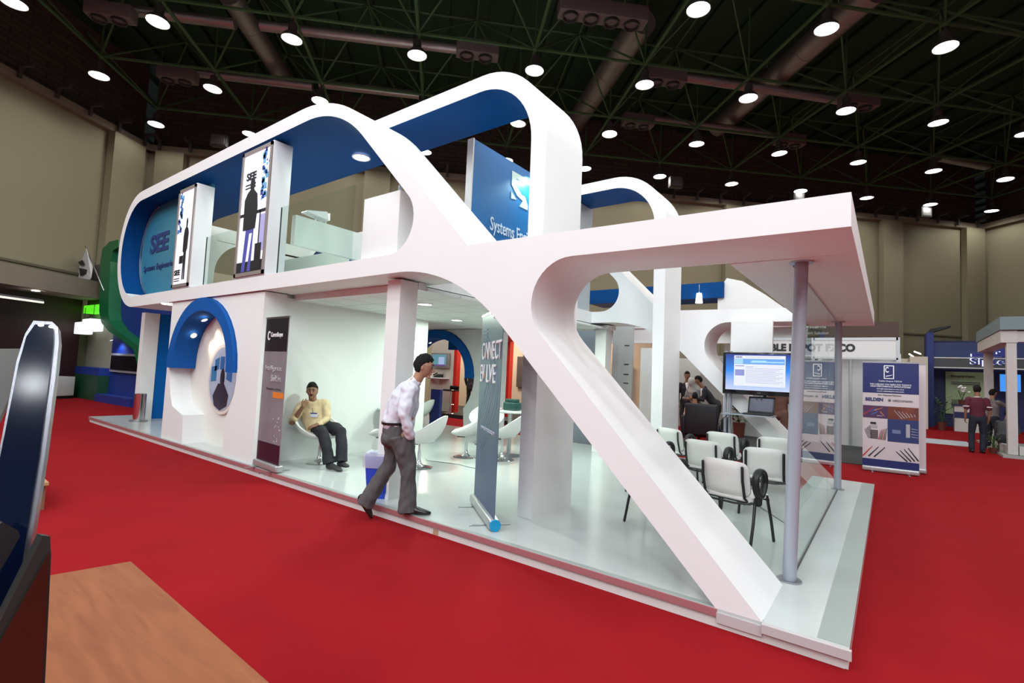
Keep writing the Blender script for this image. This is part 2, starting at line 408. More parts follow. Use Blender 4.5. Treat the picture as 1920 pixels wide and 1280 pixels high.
duct('thin round duct running just above the second lamp from the cream wall', gz(250, 20, 11.98), gz(440, 45, 11.98), 0.16)
duct('thin round duct between the upper lamps beside the wide duct', gz(490, 48, 11.98), gz(860, 92, 11.98), 0.16)
duct('thin round duct above the top of the curved front ring', gz(355, 135, 11.98), gz(585, 162, 11.98), 0.16)
duct('thin round duct ending behind the peak of the front ring', gz(600, 157, 11.98), gz(785, 178, 11.98), 0.16)
duct('thin round duct between two lamps right above the canopy, upper one', gz(1285, 145, 11.98), gz(1570, 187, 11.98), 0.16)
duct('thin round duct low above the canopy near the far brick band', gz(1215, 222, 11.98), gz(1450, 252, 11.98), 0.16)
duct('thin round duct in the dark far corner of the roof', gz(1760, 295, 11.98), gz(1850, 312, 11.98), 0.18)
def blower(label, X, Y, z, n, s):
    p = gz(X, Y, z); t = thing('blower_unit', label, 'ventilator', tuple(p), math.atan2(LA.y, LA.x), group='ventilation units hanging under the roof')
    w = 0.36*n+0.1; b = MB(); b.rbox((-w*s, -0.28*s, 0), (w*s, 0.28*s, 0.55*s), 0.03); obj('housing', b, mat('blower box', (0.13, 0.11, 0.105), 0.6), t)
    for i in range(n):
        c = (-w+0.41+i*0.72)*s; f = MB(); f.lathe([(0.27*s, 0.0), (0.27*s, -0.10*s), (0.23*s, -0.10*s), (0.20*s, 0.02), (0.0, 0.02)], (c, 0, 0), 20)
        obj('outlet', f, mat('blower outlet', (0.03, 0.028, 0.028), 0.5), t)
blower('two-outlet blower near the top corner over the cream wall', 207, 36, 11.3, 2, 0.75)
blower('two-outlet blower between lamps over the far end of the ring', 333, 152, 11.3, 2, 0.75)
blower('two-outlet blower over the tall loop frame', 895, 106, 11.3, 2, 0.8)
blower('largest blower, with four outlets, at the top of the picture', 1130, 38, 11.3, 4, 0.8)
blower('two-outlet blower next to the lamp right of the tall loop', 1248, 156, 11.3, 2, 0.8)
blower('two-outlet blower low over the canopy near the brick band', 1196, 236, 11.3, 2, 0.75)
blower('two-outlet blower between lamps high over the canopy', 1610, 200, 11.3, 2, 0.8)
blower('two-outlet blower over the tip of the canopy', 1480, 272, 11.3, 2, 0.75)
def flood(label, X, Y, z):
    p = gz(X, Y, z); t = thing('ledge_floodlight', label, 'floodlight', tuple(p), PI/4+PI, group='unlit floodlights on the wall ledge')
    b = MB(); b.rbox((-0.3, -0.12, -0.3), (0.3, 0.14, 0.2), 0.03); obj('lamp_housing', b, DKMET, t)
    b = MB(); b.rbox((-0.24, 0.13, -0.24), (0.24, 0.155, 0.14), 0.01); obj('front_glass', b, mat('dull glass', (0.12, 0.12, 0.12), 0.3), t)
for lab, X, Y in (('unlit floodlight on the ledge above the blue ring ceiling', 412, 262), ('unlit floodlight on the ledge between two lamps past the small rear ring', 1267, 340), ('unlit floodlight on the ledge over the white canopy', 1495, 371), ('unlit floodlight on the ledge past the tip of the canopy', 1733, 397)):
    flood(lab, X, Y, 10.35)
# ================================================================ THE STAND
def wtext(body, w, M, mt, root, **k):
    o = text(body, w, M, mt, root, **k); o.location = -Vector(root.location); return o
stand = thing('exhibition_stand', 'large two-storey white exhibition stand of curved frames with blue soffits on a low platform', 'exhibition stand', (-7, 3, 0))
FLOORM = mat('grey white glossy floor', (0.52, 0.55, 0.54), 0.16, noise_=0.12, nscale=0.9)
PINKE = mat('dusty edge strip', (0.36, 0.13, 0.14), 0.6)
ED = mat('white skirting', (0.66, 0.64, 0.62), 0.6, noise_=0.1, nscale=4)
D = 5.88
mb = MB(); mb.box((-14.75, 0.0, 0.055), (0.0, 6.2, 0.12)); wpart('platform', mb, FLOORM, stand)
mb = MB(); mb.box((-14.75, -0.012, 0.07), (-0.72, 0.0, 0.118)); wpart('edge_strip', mb, PINKE, stand)
mb = MB(); mb.box((-0.72, -0.012, 0.035), (-0.45, 0.0, 0.10)); mb.box((-0.45, -0.03, 0.065), (0.012, 0.0, 0.118)); wpart('edge_strip', mb, mat('grey edge', (0.50, 0.45, 0.46), 0.5), stand)
mb = MB(); mb.box((-14.70, 0.004, 0), (-3.35, 0.03, 0.07)); mb.box((-3.28, 0.004, 0), (-0.02, 0.03, 0.07)); mb.box((-0.03, 0.01, 0), (-0.005, 6.15, 0.07)); wpart('skirting', mb, ED, stand)
mb = MB(); mb.box((-3.35, 0.002, 0), (-3.28, 0.03, 0.07)); wpart('skirting_joint', mb, mat('bare chipboard', (0.42, 0.27, 0.17), 0.8), stand)
mb = MB(); mb.box((-0.16, 0.02, 0.1205), (-0.002, 6.18, 0.122)); mb.box((-14.7, 0.005, 0.1205), (-0.45, 0.05, 0.122)); wpart('edge_band', mb, mat('green grey band', (0.30, 0.34, 0.32), 0.3), stand)
# --- front and rear frame: ring, deck band, diagonal strut, canopy beam
def frame_outer():
    P = [(-13.75, 5.08, 1.2), (-5.37, 5.09, 2.3), (-3.09, 2.81, 0), (0.0, 2.77, 0), (0.0, 2.56, 0), (-2.83, 2.59, 0.38),
         (-0.45, 0.12, 0), (-0.73, 0.12, 0), (-3.24, 2.63, 2.05), (-13.70, 2.60, 1.2)]
    return fillet(P, 14)
hole = fillet([(-13.53, 4.88, 1.03), (-5.42, 4.89, 1.8), (-3.37, 2.84, 0.37), (-13.5, 2.82, 0.98)], 14)
def build_frame(nm, y0, y1):
    mb = plate(frame_outer(), [hole], y0, y1)
    o = wpart(nm, mb, [WHITE, BLUE], stand)
    for p in o.data.polygons:      # only the soffit and the rounded far end inside the ring are blue
        if p.material_index == 1:
            c = p.center
            if c.z < 3.0 and c.x > -13.0 or c.x > -5.30 and c.z < 4.80: p.material_index = 0
    return o
build_frame('front_frame', 0.0, 0.75); build_frame('rear_frame', D-0.75, D)
# --- tall inner loops with their columns
lo_out = fillet([(-13.70, 5.09, 1.2), (-2.73, 5.09, 0.95), (-2.71, 0.12, 0), (-2.89, 0.12, 0), (-2.93, 4.90, 0.78), (-13.5, 4.90, 1.0), (-13.5, 2.84, 0.95), (-4.45, 2.84, 0), (-4.45, 2.62, 0), (-13.7, 2.62, 1.2)], 14)
for nm, y0, y1 in (('inner_loop', 0.75, 1.53), ('inner_loop', D-1.53, D-0.75)):
    mb = plate(lo_out, [], y0, y1); o = wpart(nm, mb, [WHITE, BLUE], stand)
    for p in o.data.polygons:
        c = p.center
        if abs(p.normal.y) < 0.5 and -13.52 < c.x < -3.12 and 2.86 < c.z < 4.93: p.material_index = 1
# --- canopy slab joining the two frames at the end
mb = MB(); mb.box((-0.86, 0.75, 2.56), (0.0, D-0.75, 2.77)); wpart('canopy', mb, WHITE, stand)
mb = MB(); mb.box((-0.435, 0.95, 2.548), (-0.425, 5.0, 2.56)); wpart('canopy_joint', mb, mat('dark seam', (0.06, 0.04, 0.05), 0.7), stand)
# --- deck floor of the upper storey and the tiled ceiling below
mb = MB(); mb.box((-13.0, 1.53, 2.62), (-4.45, D-1.53, 2.82)); wpart('deck', mb, WHITE, stand)
TILE = bpy.data.materials.new('ceiling tiles'); TILE.use_nodes = True
_n = TILE.node_tree.nodes; _l = TILE.node_tree.links; _b = _n['Principled BSDF']; _b.inputs['Roughness'].default_value = 0.8
_t = _n.new('ShaderNodeTexBrick'); _t.offset = 0.0; _t.inputs['Color1'].default_value = (0.76, 0.79, 0.77, 1); _t.inputs['Color2'].default_value = (0.70, 0.74, 0.72, 1)
_t.inputs['Mortar'].default_value = (0.30, 0.32, 0.31, 1); _t.inputs['Scale'].default_value = 1.0; _t.inputs['Brick Width'].default_value = 0.6; _t.inputs['Row Height'].default_value = 0.6; _t.inputs['Mortar Size'].default_value = 0.008
_c = _n.new('ShaderNodeTexCoord'); _l.new(_c.outputs['Object'], _t.inputs['Vector']); _l.new(_t.outputs['Color'], _b.inputs['Base Color'])
mb = MB(); mb.box((-7.12, 0.62, 2.53), (-4.27, D-0.1, 2.56)); mb.box((-7.12, 0.76, 2.56), (-4.46, D-0.76, 2.61)); wpart('tiled_ceiling', mb, TILE, stand)
mb = MB(); mb.box((-7.05, 0.50, 2.53), (-4.3, 0.62, 2.62)); mb.box((-10.3, 0.45, 2.50), (-8.2, 0.55, 2.62)); wpart('ceiling_edge', mb, WHITE, stand)
# --- square columns
for y0 in (0.20, D-0.46):
    mb = MB(); mb.box((-4.50, y0, 0.12), (-4.27, y0+0.26, 2.60)); mb.box((-4.56, y0-0.05, 2.53), (-4.21, y0+0.31, 2.60)) if y0 > 1 else None
    wpart('column', mb, WALLW, stand)
# --- niche block with keyhole openings (front and rear)
def keyhole(cx, hw, zc, hh, zb, n=26):
    """Outline of the round opening from its lower end on one side over the top to the other."""
    a0 = math.asin((zb-zc)/hh)
    return [(cx+hw*math.cos((PI-a0)-(PI-2*a0)*k/n), zc+hh*math.sin((PI-a0)-(PI-2*a0)*k/n)) for k in range(n+1)]
KX = -9.0
kp = [(-9.50, 0.12), (-9.56, 0.60)] + keyhole(KX, 1.30, 1.42, 1.19, 0.72) + [(-8.01, 0.66), (-7.96, 0.12)]
def niche(y0, y1, yb, dx, nm):
    K = [(x+dx, z) for x, z in kp]
    outer = [(-10.45+dx, 0.12), (-10.45+dx, 2.60), (-7.04+dx, 2.60), (-7.04+dx, 0.12)]
    # wall with an open-bottomed keyhole: one outline running round the opening
    P = [(-10.45+dx, 0.12), (-10.45+dx, 2.605), (-7.04+dx, 2.605), (-7.04+dx, 0.12)] + K[::-1]
    return wpart(nm, plate(P, [], y0, y1), WALLW, stand)
niche(0.04, 0.38, 0, 0, 'niche_wall')
mb = MB(); mb.box((-10.3, 0.38, 0.12), (-7.10, 0.46, 2.6)); wpart('niche_back', mb, mat('warm white panel', (0.78, 0.76, 0.70), 0.6), stand)
ARCHB = mat('arch blue', (0.004, 0.085, 0.34), 0.7, spec=0.2)
def arch_band(cx, dx, y0, y1, nm, zbot=1.40):
    mb = MB(); A = []; B_ = []; n = 30
    for k in range(n+1):
        th = PI-PI*k/n
        c, s_ = math.cos(th), math.sin(th)
        A.append((cx+1.30*c, zbot+1.21*s_)); pt = abs(c)
        B_.append((cx+1.06*c, zbot+(0.99+0.0*pt)*(s_**0.85)))
    P = A+B_[::-1]
    return wpart(nm, plate(P, [], y0, y1), ARCHB, stand)
arch_band(KX-0.02, 0, -0.02, 0.37, 'arch_band')
mb = MB(); mb.box((-8.75, 0.30, 1.9), (-7.75, 0.378, 2.55)); wpart('arch_backing', mb, BLUE, stand)
# rear wall of the room: opening and mint-lit piers
RX = -0.18
kr = [(x+RX, z) for x, z in kp]
P = [(-10.75, 0.12), (-10.75, 2.605), (-7.16, 2.605), (-7.16, 0.12)] + kr[::-1]
wpart('rear_wall', plate(P, [], D-0.20, D+0.14), WALLW, stand)
arch_band(KX+RX-0.02, 0, D-0.26, D+0.16, 'arch_band')
mb = MB(); mb.box((-8.9, D-0.10, 2.1), (-7.95, D-0.02, 2.58)); wpart('arch_backing', mb, BLUE, stand)
# side wall of the room (faces the seats)
mb = MB(); mb.box((-7.14, 0.06, 0.12), (-7.06, 3.15, 2.56)); wpart('side_wall', mb, WALLW, stand)
mb = MB(); mb.box((-9.2, 3.15, 0.12), (-7.06, 3.3, 2.56)); wpart('partition', mb, WALLW, stand)
# blue wall beside the niche at the far end
mb = MB(); mb.box((-13.85, 0.90, 0.12), (-13.70, 3.2, 2.6)); wpart('blue_wall', mb, BLUE2, stand)
mb = MB(); mb.box((-13.9, 0.60, 0.12), (-13.68, 0.90, 2.6)); wpart('end_wall', mb, WALLW, stand)
# --- picture in the niche
o_ = thing('oval_picture', 'oval backlit picture of screens and dark shapes on the niche wall under the blue arch', 'picture', (-8.87, 0.37, 1.26))
mb = MB(); n = 40
def oval(rx, rz, y0, y1, mb):
    V = [(rx*math.cos(2*PI*k/n), y0, rz*math.sin(2*PI*k/n)) for k in range(n)]+[(rx*math.cos(2*PI*k/n), y1, rz*math.sin(2*PI*k/n)) for k in range(n)]
    mb.add(V, [tuple(range(n))]); mb.add(V, [(k, (k+1) % n, n+(k+1) % n, n+k) for k in range(n)])
oval(0.56, 0.60, -0.03, 0.01, mb); obj('rim', mb, mat('cream rim', (0.72, 0.66, 0.58), 0.5), o_)
mb = MB(); oval(0.49, 0.54, -0.036, -0.03, mb); obj('print', mb, mat('pale blue print', (0.50, 0.52, 0.60), 0.4, col2=(0.25, 0.36, 0.55), nscale=5), o_)
gp = MB()
gp.poly([(-0.30, -0.30), (-0.12, -0.08), (0.10, -0.08), (0.28, -0.26), (0.24, -0.44), (0.0, -0.53), (-0.22, -0.46)], 0.003, 0)
gp.ell((0.02, 0, 0.02), (0.08, 0.004, 0.16), 16, 10, 0)
obj('dark_shape', gp, mat('dark print', (0.015, 0.012, 0.03), 0.4), o_, loc=(0, -0.042, 0))
for (x, z, w, h, s_) in ((-0.30, 0.12, 0.16, 0.2, 0.3), (-0.1, 0.16, 0.16, 0.22, 0), (0.16, 0.0, 0.2, 0.24, -0.2), (-0.42, -0.06, 0.2, 0.26, 0.1), (0.2, 0.26, 0.14, 0.12, 0.2)):
    q = MB(); q.poly([(x, z), (x+w, z+s_*w), (x+w, z+h+s_*w), (x, z+h)], 0.003); obj('screen_image', q, mat('blue image %d' % int(x*100), (0.03, 0.10+abs(x)*0.15, 0.34), 0.4), o_, loc=(0, -0.039, 0))
for x, z, rr in ((-9.55, 2.05, 0.035), (-9.15, 2.36, 0.035)): pass
def spot(label, loc, nrm, r=0.045, e=9.0, power=None, name='recessed_spot', col=(1.0, 0.86, 0.70), cone=75):
    t = thing(name, label, 'spotlight', loc); nrm = unit(nrm); q = nrm.to_track_quat('Z', 'Y').to_matrix().to_4x4()
    b = MB(); b.lathe([(r*1.35, 0.0), (r*1.35, 0.008), (r, 0.010), (r, 0.002)], n=20, M=q); obj('ring', b, STEEL, t)
    b = MB(); b.lathe([(0, 0.006), (r, 0.006)], n=20, M=q); obj('bulb', b, mat('spot bulb %.1f' % col[2], (1, 1, 1), 0.4, emit=col, es=e), t)
    if power:
        l = bpy.data.lights.new('spot light', 'SPOT'); l.energy = power; l.spot_size = R(cone); l.spot_blend = 0.7; l.color = col; l.shadow_soft_size = r
        lo = bpy.data.objects.new('spot_light', l); COL.objects.link(lo); lo.parent = t; lo.location = nrm*0.07
        lo.rotation_euler = (-nrm).to_track_quat('Z', 'Y').to_euler(); lo.rotation_euler = nrm.to_track_quat('-Z', 'Y').to_euler()
    return t
spot('warm recessed spot low on the soffit of the front blue arch', (-9.82, 0.20, 2.00), (0.85, 0.1, -0.55), power=14)
spot('warm recessed spot near the top of the front blue arch', (-9.42, 0.20, 2.27), (0.45, 0.25, -0.9), power=14)
spot('lower pinkish spot on the blue arch of the rear opening', (-10.06, D-0.0, 2.02), (0.85, -0.3, -0.55), e=14)
spot('upper pinkish spot on the blue arch of the rear opening', (-9.70, D-0.0, 2.30), (0.45, -0.3, -0.9), e=14)
def downlight(label, x, y, z, r=0.10, power=46, col=(0.80, 1.0, 0.86)):
    t = thing('downlight', label, 'ceiling light', (x, y, z), group='round downlights')
    b = MB(); b.lathe([(r*1.2, 0.0), (r*1.2, -0.012), (r, -0.014), (r*0.97, 0.0)], n=28); obj('trim_ring', b, WPRINT, t)
    b = MB(); b.lathe([(0, -0.008), (r, -0.008)], n=28); obj('diffuser', b, DLIGHTE, t)
    if power:
        l = bpy.data.lights.new('down light', 'AREA'); l.shape = 'DISK'; l.size = r*2; l.energy = power; l.color = col
        lo = bpy.data.objects.new('down_light', l); COL.objects.link(lo); lo.parent = t; lo.location = (0, 0, -0.03)
downlight('round downlight in the tiled ceiling beside the square white column', -5.2, 1.45, 2.53)
downlight('round downlight in the tiled ceiling further back in the room', -6.3, 3.3, 2.53)
downlight('small round downlight in the tiled ceiling behind the blue roll-up banner', -4.6, 3.6, 2.53)
downlight('round downlight under the deck at the far end of the stand', -10.85, 0.10, 2.60, power=16)
downlight('round downlight in the dark blue soffit inside the front ring', -6.50, 1.13, 4.885, r=0.12, power=24)
downlight('round downlight hidden behind the second light box', -8.9, 1.1, 4.885, r=0.12, power=24)
# --- upper storey
UPW = mat('upper mint white', (0.70, 0.74, 0.70), 0.6)
mb = MB(); mb.box((-13.45, 0.36, 2.84), (-10.0, 0.42, 4.9)); wpart('end_panel', mb, mat('teal panel with painted sheen', (0.02, 0.16, 0.30), 0.35, col2=(0.06, 0.26, 0.34), nscale=0.6), stand)  # shift between two teals stands in for the light gradient on the panel
mb = MB(); pts = [(-12.5+1.0*math.cos(t)-0.0, 0.35, 3.86+1.0*math.sin(t)) for t in [PI/2+0.1+PI*0.9*k/16 for k in range(17)]]
mb.tube(pts, 0.014, n=6); wpart('metal_edging', mb, STEEL, stand)
wtext('SEE', 1.05, TR(-12.92, 0.352, 3.83), mat('navy lettering', (0.02, 0.04, 0.16), 0.5), stand, h=0.42, bold=0.035)
wtext('Systems Engineering of Egypt', 2.5, TR(-13.2, 0.352, 3.42), mat('navy lettering', (0.02, 0.04, 0.16), 0.5), stand, h=0.17)
mb = MB(); mb.box((-13.42, 0.75, 2.82), (-13.30, 1.85, 4.9)); mb.box((-13.42, 1.85, 4.55), (-13.30, D-0.75, 4.9)); mb.box((-13.42, 3.4, 2.82), (-13.30, D-0.75, 4.6))
n = 12
P = [(1.85, 4.56), (2.6, 4.56)]+[(2.6-0.75*math.sin(PI/2*k/n), 3.75+0.81*math.cos(PI/2*k/n)) for k in range(n+1)]
mb.add([(-13.30, y_, z_) for y_, z_ in P]+[(-13.42, y_, z_) for y_, z_ in P], [tuple(range(len(P))), tuple(range(2*len(P)-1, len(P)-1, -1))]+[(k, (k+1) % len(P), len(P)+(k+1) % len(P), len(P)+k) for k in range(len(P))])
wpart('end_wall', mb, UPW, stand)
mb = MB(); mb.box((-8.12, 0.95, 3.62), (-8.0, 3.4, 4.14)); wpart('parapet', mb, UPW, stand)
mb = MB(); mb.box((-13.3, 2.6, 2.82), (-8.78, 2.7, 4.02)); wpart('upper_partition', mb, UPW, stand)
mb = MB(); mb.box((-8.78, 2.6, 2.82), (-8.62, 2.72, 4.05)); mb.box((-8.62, 2.62, 2.82), (-5.0, 2.72, 3.72)); wpart('upper_partition', mb, BLUE, stand)
mb = MB(); mb.box((-4.60, 3.75, 2.83), (-4.50, 5.12, 4.86)); wpart('upper_partition', mb, mat('grey blue panel', (0.42, 0.47, 0.50), 0.5), stand)
mb = MB(); mb.rbox((-4.94, 0.12, 2.82), (-4.28, 0.62, 3.62), 0.006); b_ = thing('white_plinth', 'plain white box plinth on the upper deck where the ring narrows', 'plinth', (-4.61, 0.37, 2.82)); wpart('body', mb, WALLW, b_)
mb = MB(); mb.cyl((-4.9, 0.62, 2.84), (-4.9, 0.62, 3.95), 0.02, n=12); tag(obj('rail_post', mb, GREYPT), 'short grey steel post rising behind the white box plinth', 'post')
# blue sign wall inside the tall loop
sg = thing('sign_wall', 'tall blue sign panel with white lettering standing inside the tall loop frame', 'sign', (-4.55, 1.54, 2.82))
SIGN = mat('blue sign face', (0.0, 0.16, 0.42), 0.4, col2=(0.0, 0.11, 0.36), nscale=0.7)
mb = MB(); mb.box((-4.60, 1.56, 2.82), (-4.50, 3.74, 4.86)); wpart('panel', mb, SIGN, sg)
mb = MB(); mb.box((-4.605, 1.54, 2.82), (-4.495, 1.565, 4.87)); wpart('edge_trim', mb, WALLW, sg)
SL = mat('pale mint lettering', (0.55, 0.72, 0.66), 0.5)
RZ = Matrix.Rotation(PI/2, 4, 'Z')
wtext('Systems Engineering of Egypt', 2.15, Matrix.Translation((-4.493, 1.99, 3.60)) @ RZ, mat('pale blue lettering', (0.55, 0.66, 0.80), 0.5), sg, h=0.27, bold=0.01)
def logo_see(root, M, mt, s, world=True):
    """Block letters S E E cut by a diagonal band; s = cap height, 0.9 s wide each."""
    def L(shapes, nm):
        for sh in shapes:
            q = MB(); q.poly([(x*s, z*s) for x, z in sh], 0.004, M=M); o = obj(nm, q, mt, root)
            if world: o.location = -Vector(root.location)
    for k in range(3):
        x = k*0.98
        L([[(x, 1), (x+0.9, 1), (x+0.9, 0.83), (x+0.22, 0.83), (x+0.22, 0.60), (x+0.55, 0.40), (x+0.72, 0.40), (x+0.9, 0.15), (x+0.9, 0.0), (x+0.45, 0.0), (x+0.62, 0.22), (x+0.30, 0.30), (x, 0.55)] if k == 0 else
           [(x, 1), (x+0.9, 1), (x+0.9, 0.83), (x+0.25, 0.83), (x+0.25, 0.62), (x+0.75, 0.62), (x+0.75, 0.45), (x+0.25, 0.45), (x+0.25, 0.18), (x+0.9, 0.18), (x+0.9, 0), (x+0.12, 0), (x, 0.14)]], 'logo_letter')
    L([[(0, 0.34), (0.28, 0.16), (0, 0.12)]], 'logo_letter')
logo_see(sg, Matrix.Translation((-4.493, 2.46, 4.22)) @ RZ, SL, 0.50)
sp = spot('small spotlight on top of the blue sign panel', (-4.36, 2.95, 4.84), (-0.25, 0, -1), r=0.03, e=6, power=70, col=(0.6, 1.0, 0.95), cone=140)
# light boxes
def lightbox(label, x0, x1, z1, art):
    t = thing('light_box', label, 'light box', ((x0+x1)/2, 0.15, 2.84), group=None)
    b = MB(); b.rbox((x0, 0.0, 2.84), (x1, 0.29, z1), 0.004); wpart('body', b, mat('silver white case', (0.66, 0.66, 0.68), 0.4), t)
    f = MB(); w = 0.055
    for a_, c_ in (((x0+.01, -0.02, 2.86), (x0+.01+w, 0.005, z1-.02)), ((x1-.01-w, -0.02, 2.86), (x1-.01, 0.005, z1-.02)), ((x0+.01, -0.02, z1-.02-w), (x1-.01, 0.005, z1-.02)), ((x0+.01, -0.02, 2.86), (x1-.01, 0.005, 2.86+w))): f.box(a_, c_)
    wpart('frame', f, mat('beige metal frame', (0.40, 0.36, 0.34), 0.35, 0.5), t)
    W_ = x1-x0; s = MB(); s.box((x0+.06, -0.006, 2.91), (x1-.06, 0.0, z1-.07)); wpart('lit_panel', s, mat('lit panel', (0.8, 0.8, 0.85), 0.5, emit=(0.82, 0.84, 1.0), es=0.48), t)
    art(t, x0+0.06, x1-0.06, 2.91, z1-0.07); return t
def art_common(t, x0, x1, z0, z1, side, cnt=26):
    rnd = random.Random(int(z1*100)); w = x1-x0
    for i in range(cnt):
        s_ = rnd.uniform(0.02, 0.09); a = rnd.uniform(0, 0.22)*w; x = (x1-s_-a) if side else (x0+a); z = z1-s_-(i/cnt)**0.9*(z1-z0)*0.42
        q = MB(); q.box((x, -0.009, z), (x+s_, -0.006, z+s_)); wpart('blue_square', q, mat('print blue %d' % (i % 3), [(0.02, 0.05, 0.35), (0.05, 0.25, 0.60), (0.15, 0.45, 0.75)][i % 3], 0.5), t)
def silhouette(t, cx, z0, h, wd):
    P = [(-.10, 0), (-.02, 0), (0.0, .38), (.03, 0), (.12, 0), (.10, .45), (.17, .50), (.20, .76), (.12, .83), (.05, .85), (.06, .90), (.07, .95), (.03, 1.0), (-.03, 1.0), (-.06, .95), (-.05, .90), (-.05, .86), (-.15, .82), (-.20, .70), (-.19, .46), (-.10, .44)]
    q = MB(); q.poly([(cx+x*wd*2, z0+z*h) for x, z in P], 0.003, M=Matrix.Translation((0, -0.011, 0))); wpart('figure_print', q, GRAPHK, t)
def art1(t, x0, x1, z0, z1):
    art_common(t, x0, x1, z0, z1, False); silhouette(t, (x0+x1)/2+0.10, z0+0.08, 1.12, 0.26)
    q = MB(); q.box((x0+.2, -0.011, z0+.38), (x0+.36, -0.008, z0+.52)); wpart('briefcase_print', q, GRAPHK, t)
    wtext('SEE', 0.25, TR(x0+0.03, -0.01, z0+0.17), GRAPHK, t, h=0.10, bold=0.03)
    for i in range(2): q = MB(); q.box((x0+.03, -0.010, z0+.06+.04*i), (x0+.27, -0.007, z0+.075+.04*i)); wpart('text_line', q, GRAPHK, t)
def art2(t, x0, x1, z0, z1):
    art_common(t, x0, x1, z0, z1, True, 30)
    q = MB(); q.box((x0, -0.009, z0+0.88), (x1, -0.0065, z0+0.93)); q.box((x1-.20, -0.009, z0+.2), (x1-.17, -0.0065, z0+.92)); q.box((x0, -0.009, z0), (x1, -0.0065, z0+.17)); wpart('window_print', q, GRAPHK, t)
    q = MB(); q.box((x1-.165, -0.009, z0+.3), (x1, -0.007, z0+.85)); wpart('window_view_print', q, mat('pale violet print', (0.45, 0.45, 0.80), 0.5), t)
    q = MB(); q.poly([(x0+.16, z0+0.02), (x0+.26, z0+.02), (x0+.33, z0+.6), (x0+.42, z0+.6), (x0+.34, z0+.02), (x0+.44, z0+.02), (x0+.46, z0+.7), (x0+.22, z0+.7)], 0.002, M=Matrix.Translation((0, -0.010, 0))); wpart('legs_print', q, mat('print violet', (0.08, 0.09, 0.40), 0.5), t)
    P = [(-.24, 0), (.20, 0), (.24, .4), (.20, .66), (.10, .74), (.06, .78), (.09, .86), (.07, .96), (.0, 1.0), (-.07, .96), (-.08, .86), (-.06, .78), (-.16, .72), (-.25, .6)]
    q = MB(); q.poly([(x0+.33+x*.85, z0+.66+z*.80) for x, z in P], 0.003, M=Matrix.Translation((0, -0.013, 0))); wpart('figure_print', q, GRAPHK, t)
    q = MB(); q.rbox((x1-.27, -0.012, z0+.04), (x1-.08, -0.009, z0+.42), 0.0); wpart('suitcase_print', q, GRAPHK, t)
    wtext('SEE', 0.30, TR(x0+0.12, -0.01, z1-0.42), GRAPHK, t, h=0.12, bold=0.03)
    for i in range(2): q = MB(); q.box((x0+.10, -0.010, z1-.50-.05*i), (x0+.42, -0.007, z1-.48-.05*i)); wpart('text_line', q, GRAPHK, t)
lightbox('narrow lit box with a small dark figure carrying a briefcase, beside the teal end panel', -10.43, -9.66, 4.71, art1)
lightbox('taller lit box with a large dark figure in a coat, between the upper glass panes', -7.95, -7.02, 4.84, art2)
def pane(label, a, b, parts_=None, m_=GLASS2, grp=None, nm='glass_panel'):
    t = thing(nm, label, 'glass panel', a); q = MB(); q.box(a, b); wpart('pane', q, m_, t)
    e = MB(); e.box((a[0]-0.008, a[1]-0.002, a[2]), (a[0], b[1]+0.002, b[2])); wpart('edge', e, mat('dark glass edge', (0.03, 0.06, 0.06), 0.2), t); return t
pane('clear railing pane on the upper deck between the two lit boxes', (-9.12, 0.015, 2.84), (-8.0, 0.027, 3.66))
pane('clear railing pane on the upper deck between the taller lit box and the white plinth', (-6.70, 0.015, 2.84), (-4.98, 0.027, 3.78))
# shelves of leaflets seen through the end wall opening
ls = thing('leaflet_rack', 'small rack of pale leaflets behind the round opening on the upper deck', 'leaflet rack', (-13.9, 2.6, 2.84))
q = MB(); q.box((-0.03, -0.5, 0), (0.0, 0.5, 1.0)); obj('back_panel', q, mat('beige board', (0.55, 0.45, 0.32), 0.7), ls)
for k, (y_, z_) in enumerate(((-0.3, 0.1), (-0.1, 0.32), (-0.32, 0.62), (0.12, 0.55), (0.2, 0.15))):
    q = MB(); q.box((0.02, y_, z_), (0.05, y_+0.3, z_+0.14), M=Matrix.Rotation(0.2*(-1)**k, 4, 'X')); obj('leaflet', q, mat('pale leaflet', (0.55, 0.70, 0.70), 0.5), ls)
# floodlight lying on the parapet
fl = thing('stand_floodlight', 'small white floodlight on a bracket on the pale parapet of the upper deck', 'floodlight', (-8.06, 1.36, 4.14))
q = MB(); q.add([(-0.1,-0.24,0.10),(0.1,-0.24,0.10),(0.12,0.20,0.05),(-0.12,0.20,0.05),(-0.1,-0.22,0.13),(0.1,-0.22,0.13),(0.1,0.16,0.21),(-0.1,0.16,0.21)], [(0,3,2,1),(4,5,6,7),(0,1,5,4),(1,2,6,5),(2,3,7,6),(3,0,4,7)])
obj('housing', q, WPRINT, fl, bevel=0.01)
q = MB(); q.box((-0.10, 0.20, 0.06), (0.10, 0.215, 0.19)); obj('front_glass', q, mat('lit glass', (0.8, 1.0, 0.85), 0.4, emit=(0.75, 1, 0.85), es=1.5), fl)
q = MB(); q.box((-0.02, -0.02, 0.0), (0.02, 0.0, 0.1)); q.box((-0.02, 0.18, -0.0), (0.02, 0.20, 0.08)); obj('bracket', q, WPRINT, fl)
